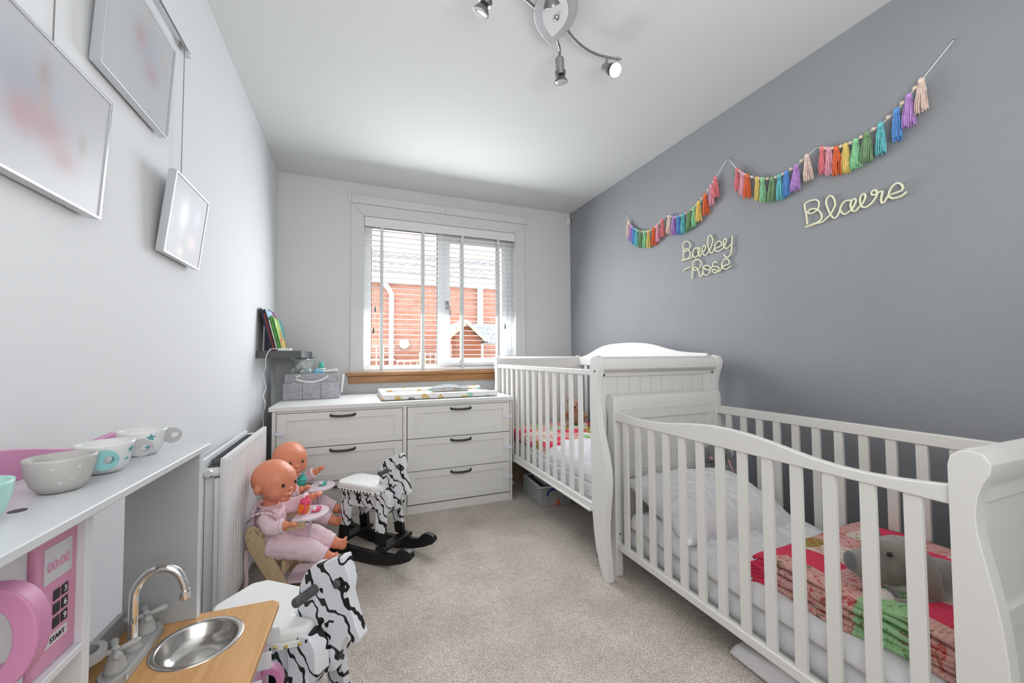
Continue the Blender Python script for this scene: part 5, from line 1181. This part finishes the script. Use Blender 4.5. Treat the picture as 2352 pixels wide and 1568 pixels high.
TB = [(-1.911, 2.117), (-1.941, 2.081), (-1.971, 2.055), (-2.028, 2.015), (-2.058, 1.999), (-2.11, 1.98), (-2.148, 1.978), (-2.182, 1.981), (-2.23, 1.992), (-2.28, 2.018), (-2.347, 2.023), (-2.374, 2.005), (-2.404, 1.995), (-2.441, 1.989), (-2.478, 1.99), (-2.519, 1.999), (-2.567, 2.012), (-2.619, 2.041), (-2.657, 2.076), (-2.696, 2.113)]
TA = [(y, z-.002) for y, z in TA]; TB = [(y, z-.002) for y, z in TB]
garland('rainbow tassel garland strung nearest the window on the grey wall, cream to coral', (-.898, 2.208), (-1.355, 2.041), TA[:10], seqA)
garland('rainbow tassel garland above the two-word rope name, rising to the tall hook', (-1.355, 2.041), (-1.838, 2.212), TA[10:], seqA)
garland('rainbow tassel garland hanging down to the right from the tall hook', (-1.842, 2.212), (-2.315, 2.042), TB[:10], seqA[::-1])
garland('rainbow tassel garland farthest from the window, above the single-word rope name', (-2.315, 2.042), (-2.780, 2.209), TB[10:], seqA[::-1])

# ================================================================ rope names on the wall
def rope(b, pts, O, r, x=None):
    n = len(pts); P = [Vector((W-.012-.0035*((i//3) % 2), y, z))-O for i, (y, z) in enumerate(pts)]
    b.tube(chain(P, 4), r, 8); b.ball(P[0], r, seg=8); b.ball(P[-1], r, seg=8)
BAI = [(-1.496,1.697),(-1.496,1.722),(-1.497,1.748),(-1.497,1.775),(-1.498,1.797),(-1.511,1.806),(-1.529,1.807),(-1.547,1.796),(-1.557,1.777),(-1.553,1.756),(-1.539,1.745),(-1.519,1.742),(-1.506,1.747),(-1.511,1.758),(-1.525,1.759),(-1.541,1.748),(-1.555,1.73),(-1.558,1.713),(-1.55,1.7),(-1.534,1.693),(-1.509,1.692),(-1.485,1.692),(-1.512,1.689),(-1.545,1.688),(-1.564,1.69),(-1.573,1.699),(-1.576,1.722),(-1.585,1.739),(-1.601,1.744),(-1.619,1.739),(-1.63,1.74),(-1.634,1.727),(-1.631,1.711),(-1.624,1.695)]
BAI2 = [(-1.576,1.722),(-1.577,1.702),(-1.589,1.687),(-1.604,1.685),(-1.618,1.693)]
BAI3 = [(-1.62,1.739),(-1.617,1.718),(-1.619,1.699),(-1.631,1.683),(-1.644,1.691),(-1.654,1.701),(-1.667,1.714),(-1.675,1.729),(-1.672,1.74),(-1.663,1.743),(-1.654,1.73),(-1.652,1.71),(-1.655,1.692),(-1.666,1.682),(-1.681,1.684),(-1.696,1.694),(-1.712,1.711),(-1.724,1.733),(-1.729,1.758),(-1.723,1.782),(-1.714,1.794),(-1.702,1.789),(-1.695,1.768),(-1.694,1.741),(-1.699,1.71),(-1.709,1.689),(-1.721,1.682),(-1.733,1.692),(-1.739,1.702)]
BAI4 = [(-1.752,1.705),(-1.773,1.707),(-1.788,1.712),(-1.792,1.725),(-1.783,1.737),(-1.767,1.741),(-1.751,1.736),(-1.743,1.722),(-1.741,1.704),(-1.749,1.689),(-1.763,1.682),(-1.78,1.683),(-1.796,1.69),(-1.81,1.706),(-1.821,1.721),(-1.825,1.736),(-1.818,1.743),(-1.807,1.735),(-1.804,1.715),(-1.806,1.699),(-1.818,1.686),(-1.832,1.685),(-1.845,1.693),(-1.856,1.702)]
BAI5 = [(-1.862,1.746),(-1.859,1.72),(-1.858,1.695),(-1.857,1.67),(-1.852,1.648),(-1.841,1.635),(-1.828,1.631),(-1.815,1.637),(-1.803,1.653)]
ROS0 = [(-1.493,1.619),(-1.507,1.627),(-1.53,1.629),(-1.555,1.628)]
ROS1 = [(-1.562,1.556),(-1.566,1.583),(-1.57,1.615),(-1.575,1.646),(-1.58,1.66),(-1.599,1.668),(-1.62,1.665),(-1.634,1.653),(-1.638,1.635),(-1.634,1.617),(-1.621,1.607),(-1.599,1.601),(-1.581,1.608),(-1.581,1.62),(-1.597,1.62),(-1.613,1.608),(-1.62,1.59),(-1.627,1.565),(-1.637,1.555),(-1.647,1.567),(-1.651,1.588),(-1.654,1.608),(-1.667,1.616),(-1.684,1.614),(-1.699,1.607),(-1.705,1.593),(-1.703,1.573),(-1.693,1.558),(-1.675,1.556),(-1.66,1.563),(-1.653,1.575),(-1.651,1.59),(-1.654,1.606),(-1.669,1.597),(-1.686,1.586),(-1.701,1.584),(-1.716,1.593),(-1.721,1.604),(-1.726,1.615),(-1.738,1.622),(-1.752,1.62),(-1.761,1.613)]
ROS2 = [(-1.723,1.604),(-1.732,1.597),(-1.749,1.594),(-1.765,1.588),(-1.771,1.577),(-1.765,1.567),(-1.75,1.557),(-1.734,1.561),(-1.722,1.569),(-1.725,1.579),(-1.737,1.579),(-1.751,1.569),(-1.767,1.559),(-1.78,1.566),(-1.786,1.578),(-1.79,1.599),(-1.798,1.615),(-1.814,1.624),(-1.83,1.618),(-1.838,1.604),(-1.835,1.591),(-1.822,1.586),(-1.802,1.585),(-1.795,1.582)]
ROS3 = [(-1.792,1.591),(-1.795,1.576),(-1.808,1.566),(-1.826,1.564),(-1.848,1.575)]
BL1 = [(-2.267,1.69),(-2.265,1.716),(-2.263,1.742),(-2.261,1.766),(-2.26,1.787),(-2.274,1.795),(-2.293,1.796),(-2.311,1.791),(-2.32,1.777),(-2.322,1.759),(-2.316,1.744),(-2.302,1.735),(-2.286,1.734),(-2.272,1.743),(-2.275,1.753),(-2.291,1.754),(-2.309,1.748),(-2.322,1.734),(-2.33,1.714),(-2.329,1.695),(-2.316,1.685),(-2.296,1.681),(-2.273,1.677),(-2.259,1.676),(-2.28,1.676),(-2.307,1.679),(-2.334,1.679),(-2.351,1.688),(-2.367,1.7),(-2.38,1.719),(-2.387,1.741),(-2.384,1.765),(-2.376,1.783),(-2.365,1.787),(-2.355,1.776),(-2.353,1.755),(-2.358,1.729),(-2.367,1.702),(-2.377,1.684),(-2.389,1.68),(-2.4,1.691),(-2.406,1.708),(-2.411,1.727),(-2.422,1.74),(-2.435,1.742),(-2.448,1.737)]
BL2 = [(-2.407,1.71),(-2.41,1.697),(-2.422,1.685),(-2.438,1.687),(-2.452,1.696),(-2.462,1.711),(-2.467,1.728),(-2.463,1.738),(-2.453,1.737),(-2.448,1.723),(-2.449,1.704),(-2.455,1.688),(-2.465,1.685),(-2.477,1.697),(-2.488,1.706),(-2.498,1.718),(-2.503,1.734),(-2.499,1.746),(-2.489,1.746),(-2.482,1.733),(-2.482,1.715),(-2.487,1.698),(-2.497,1.688),(-2.51,1.689),(-2.523,1.7),(-2.534,1.714),(-2.541,1.726),(-2.542,1.739),(-2.537,1.748),(-2.526,1.745),(-2.522,1.737),(-2.529,1.73),(-2.541,1.731),(-2.554,1.734),(-2.561,1.73),(-2.558,1.716),(-2.554,1.7),(-2.556,1.687),(-2.564,1.687),(-2.575,1.701),(-2.582,1.711)]
BL3 = [(-2.589,1.71),(-2.605,1.711),(-2.62,1.713),(-2.626,1.723),(-2.621,1.738),(-2.609,1.747),(-2.596,1.744),(-2.586,1.733),(-2.58,1.718),(-2.582,1.704),(-2.591,1.692),(-2.606,1.689),(-2.621,1.692),(-2.634,1.701)]
def sign(label, strokes):
    O = Vector((W-.012, strokes[0][0][0], strokes[0][0][1])); b = B()
    for s_ in strokes: rope(b, s_, O, .0040)
    return tag(obj('rope_name_sign', b, M['rope'], smooth=True, loc=O), label, 'wall sign', 'cream rope name signs on the grey wall')
sign('cream rope lettering of a short first name, upper line of the two-line wall name', [BAI, BAI2, BAI3, BAI4, BAI5])
sign('cream rope lettering with a leading dash, lower line of the two-line wall name', [ROS0, ROS1, ROS2, ROS3])
sign('cream rope lettering of a single name under the garland nearest the camera', [BL1, BL2, BL3])

# ================================================================ clear storage box under the tall crib
sb = thing('storage_box', 'clear plastic storage box full of toys with blue handle under the tall crib', 'storage box', (1.93, -.78, 0), math.radians(-2.5))
t = .003; bx0, bx1, by0, by1, bz = -.14, .085, -.19, .15, .125
obj('box_body', B().box((bx0, by0, 0), (bx1, by1, t)).box((bx0, by0, t), (bx0+t, by1, bz)).box((bx1-t, by0, t), (bx1, by1, bz)).box((bx0+t, by0, t), (bx1-t, by0+t, bz)).box((bx0+t, by1-t, t), (bx1-t, by1, bz)), M['clearbox'], sb)
obj('box_rim', B().box((bx0-.006, by0-.006, bz-.012), (bx1+.006, by0+.001, bz)).box((bx0-.006, by1-.001, bz-.012), (bx1+.006, by1+.006, bz)).box((bx0-.006, by0, bz-.012), (bx0+.001, by1, bz)).box((bx1-.001, by0, bz-.012), (bx1+.006, by1, bz)), mat('frosted_rim', (.55, .60, .60), .3, trans=.3), sb, bevel=.002)
for (x, y) in ((bx0, by0), (bx1, by0), (bx0+.055, by0), (bx1-.055, by0), (bx0, by1)): obj('box_rib', B().box((x-.002, y-.003, 0), (x+.002, y+.001, bz-.012)), bpy.data.materials['frosted_rim'], sb)
obj('box_handle', B().tube(chain([(bx0+.045, by0-.008, bz-.045), (bx0+.048, by0-.016, bz-.020), (bx0+.075, by0-.020, bz-.002), (bx1-.075, by0-.020, bz+.002), (bx1-.05, by0-.016, bz-.018)], 4), .0065, 8), mat('navy_handle', (.01, .04, .25), .35), sb, smooth=True)
toyc = [(.75, .15, .08), (.10, .45, .42), (.70, .60, .50), (.30, .40, .20), (.8, .25, .35), (.75, .45, .12), (.2, .28, .45), (.6, .6, .6)]
tm = [mat('toy_%d' % i, c_, .5) for i, c_ in enumerate(toyc)]
rnd = random.Random(5)
labs = ['red', 'teal', 'beige', 'olive green', 'pink', 'amber', 'dusty blue', 'pale grey']
for i in range(8):
    x = bx0+.06+rnd.random()*.105; y = by0+.035+(i/8)*.27; z = .022+.05*(i % 2)
    p = Matrix.Translation((1.93, -.78, 0)) @ Matrix.Rotation(math.radians(-2.5), 4, 'Z') @ Vector((x, y, z))
    tag(obj('toy_piece', B().box((-.038, -.028, -.018), (.038, .028, .022)).ball((0, 0, .016), (.018, .018, .012), seg=10), tm[i], bevel=.004, loc=p, rot=(0, 0, rnd.random()*3)), labs[i]+' plastic toy piece inside the clear storage box', 'toy piece', 'toys in the clear box')
fb = thing('photo_frame', 'black and white picture frame lying on top of the clear storage box', 'frame', (1.915, -.80, .128), math.radians(-3))
obj('frame_border', B().box((-.13, -.17, 0), (-.117, .16, .014)).box((.09, -.17, 0), (.103, .16, .014)).box((-.117, -.17, 0), (.09, -.157, .014)).box((-.117, .147, 0), (.09, .16, .014)), M['kwhite'], fb, bevel=.001)
obj('frame_back', B().box((-.117, -.157, .002), (.09, .147, .008)), M['black'], fb)
obj('frame_print', B().box((-.075, -.12, .008), (.05, .11, .0095)), tm[7], fb)
bx = thing('cardboard_box', 'low brown cardboard box in the shadow between the chest and the tall crib', 'box', (1.98, -.30, 0))
obj('box_walls', B().box((-.16, -.10, 0), (.16, .10, .16)), mat('kraft_card', (.30, .22, .15), .85), bx, bevel=.003)
obj('box_flap', B().box((-.165, -.104, .155), (.165, -.100, .19)), bpy.data.materials['kraft_card'], bx)
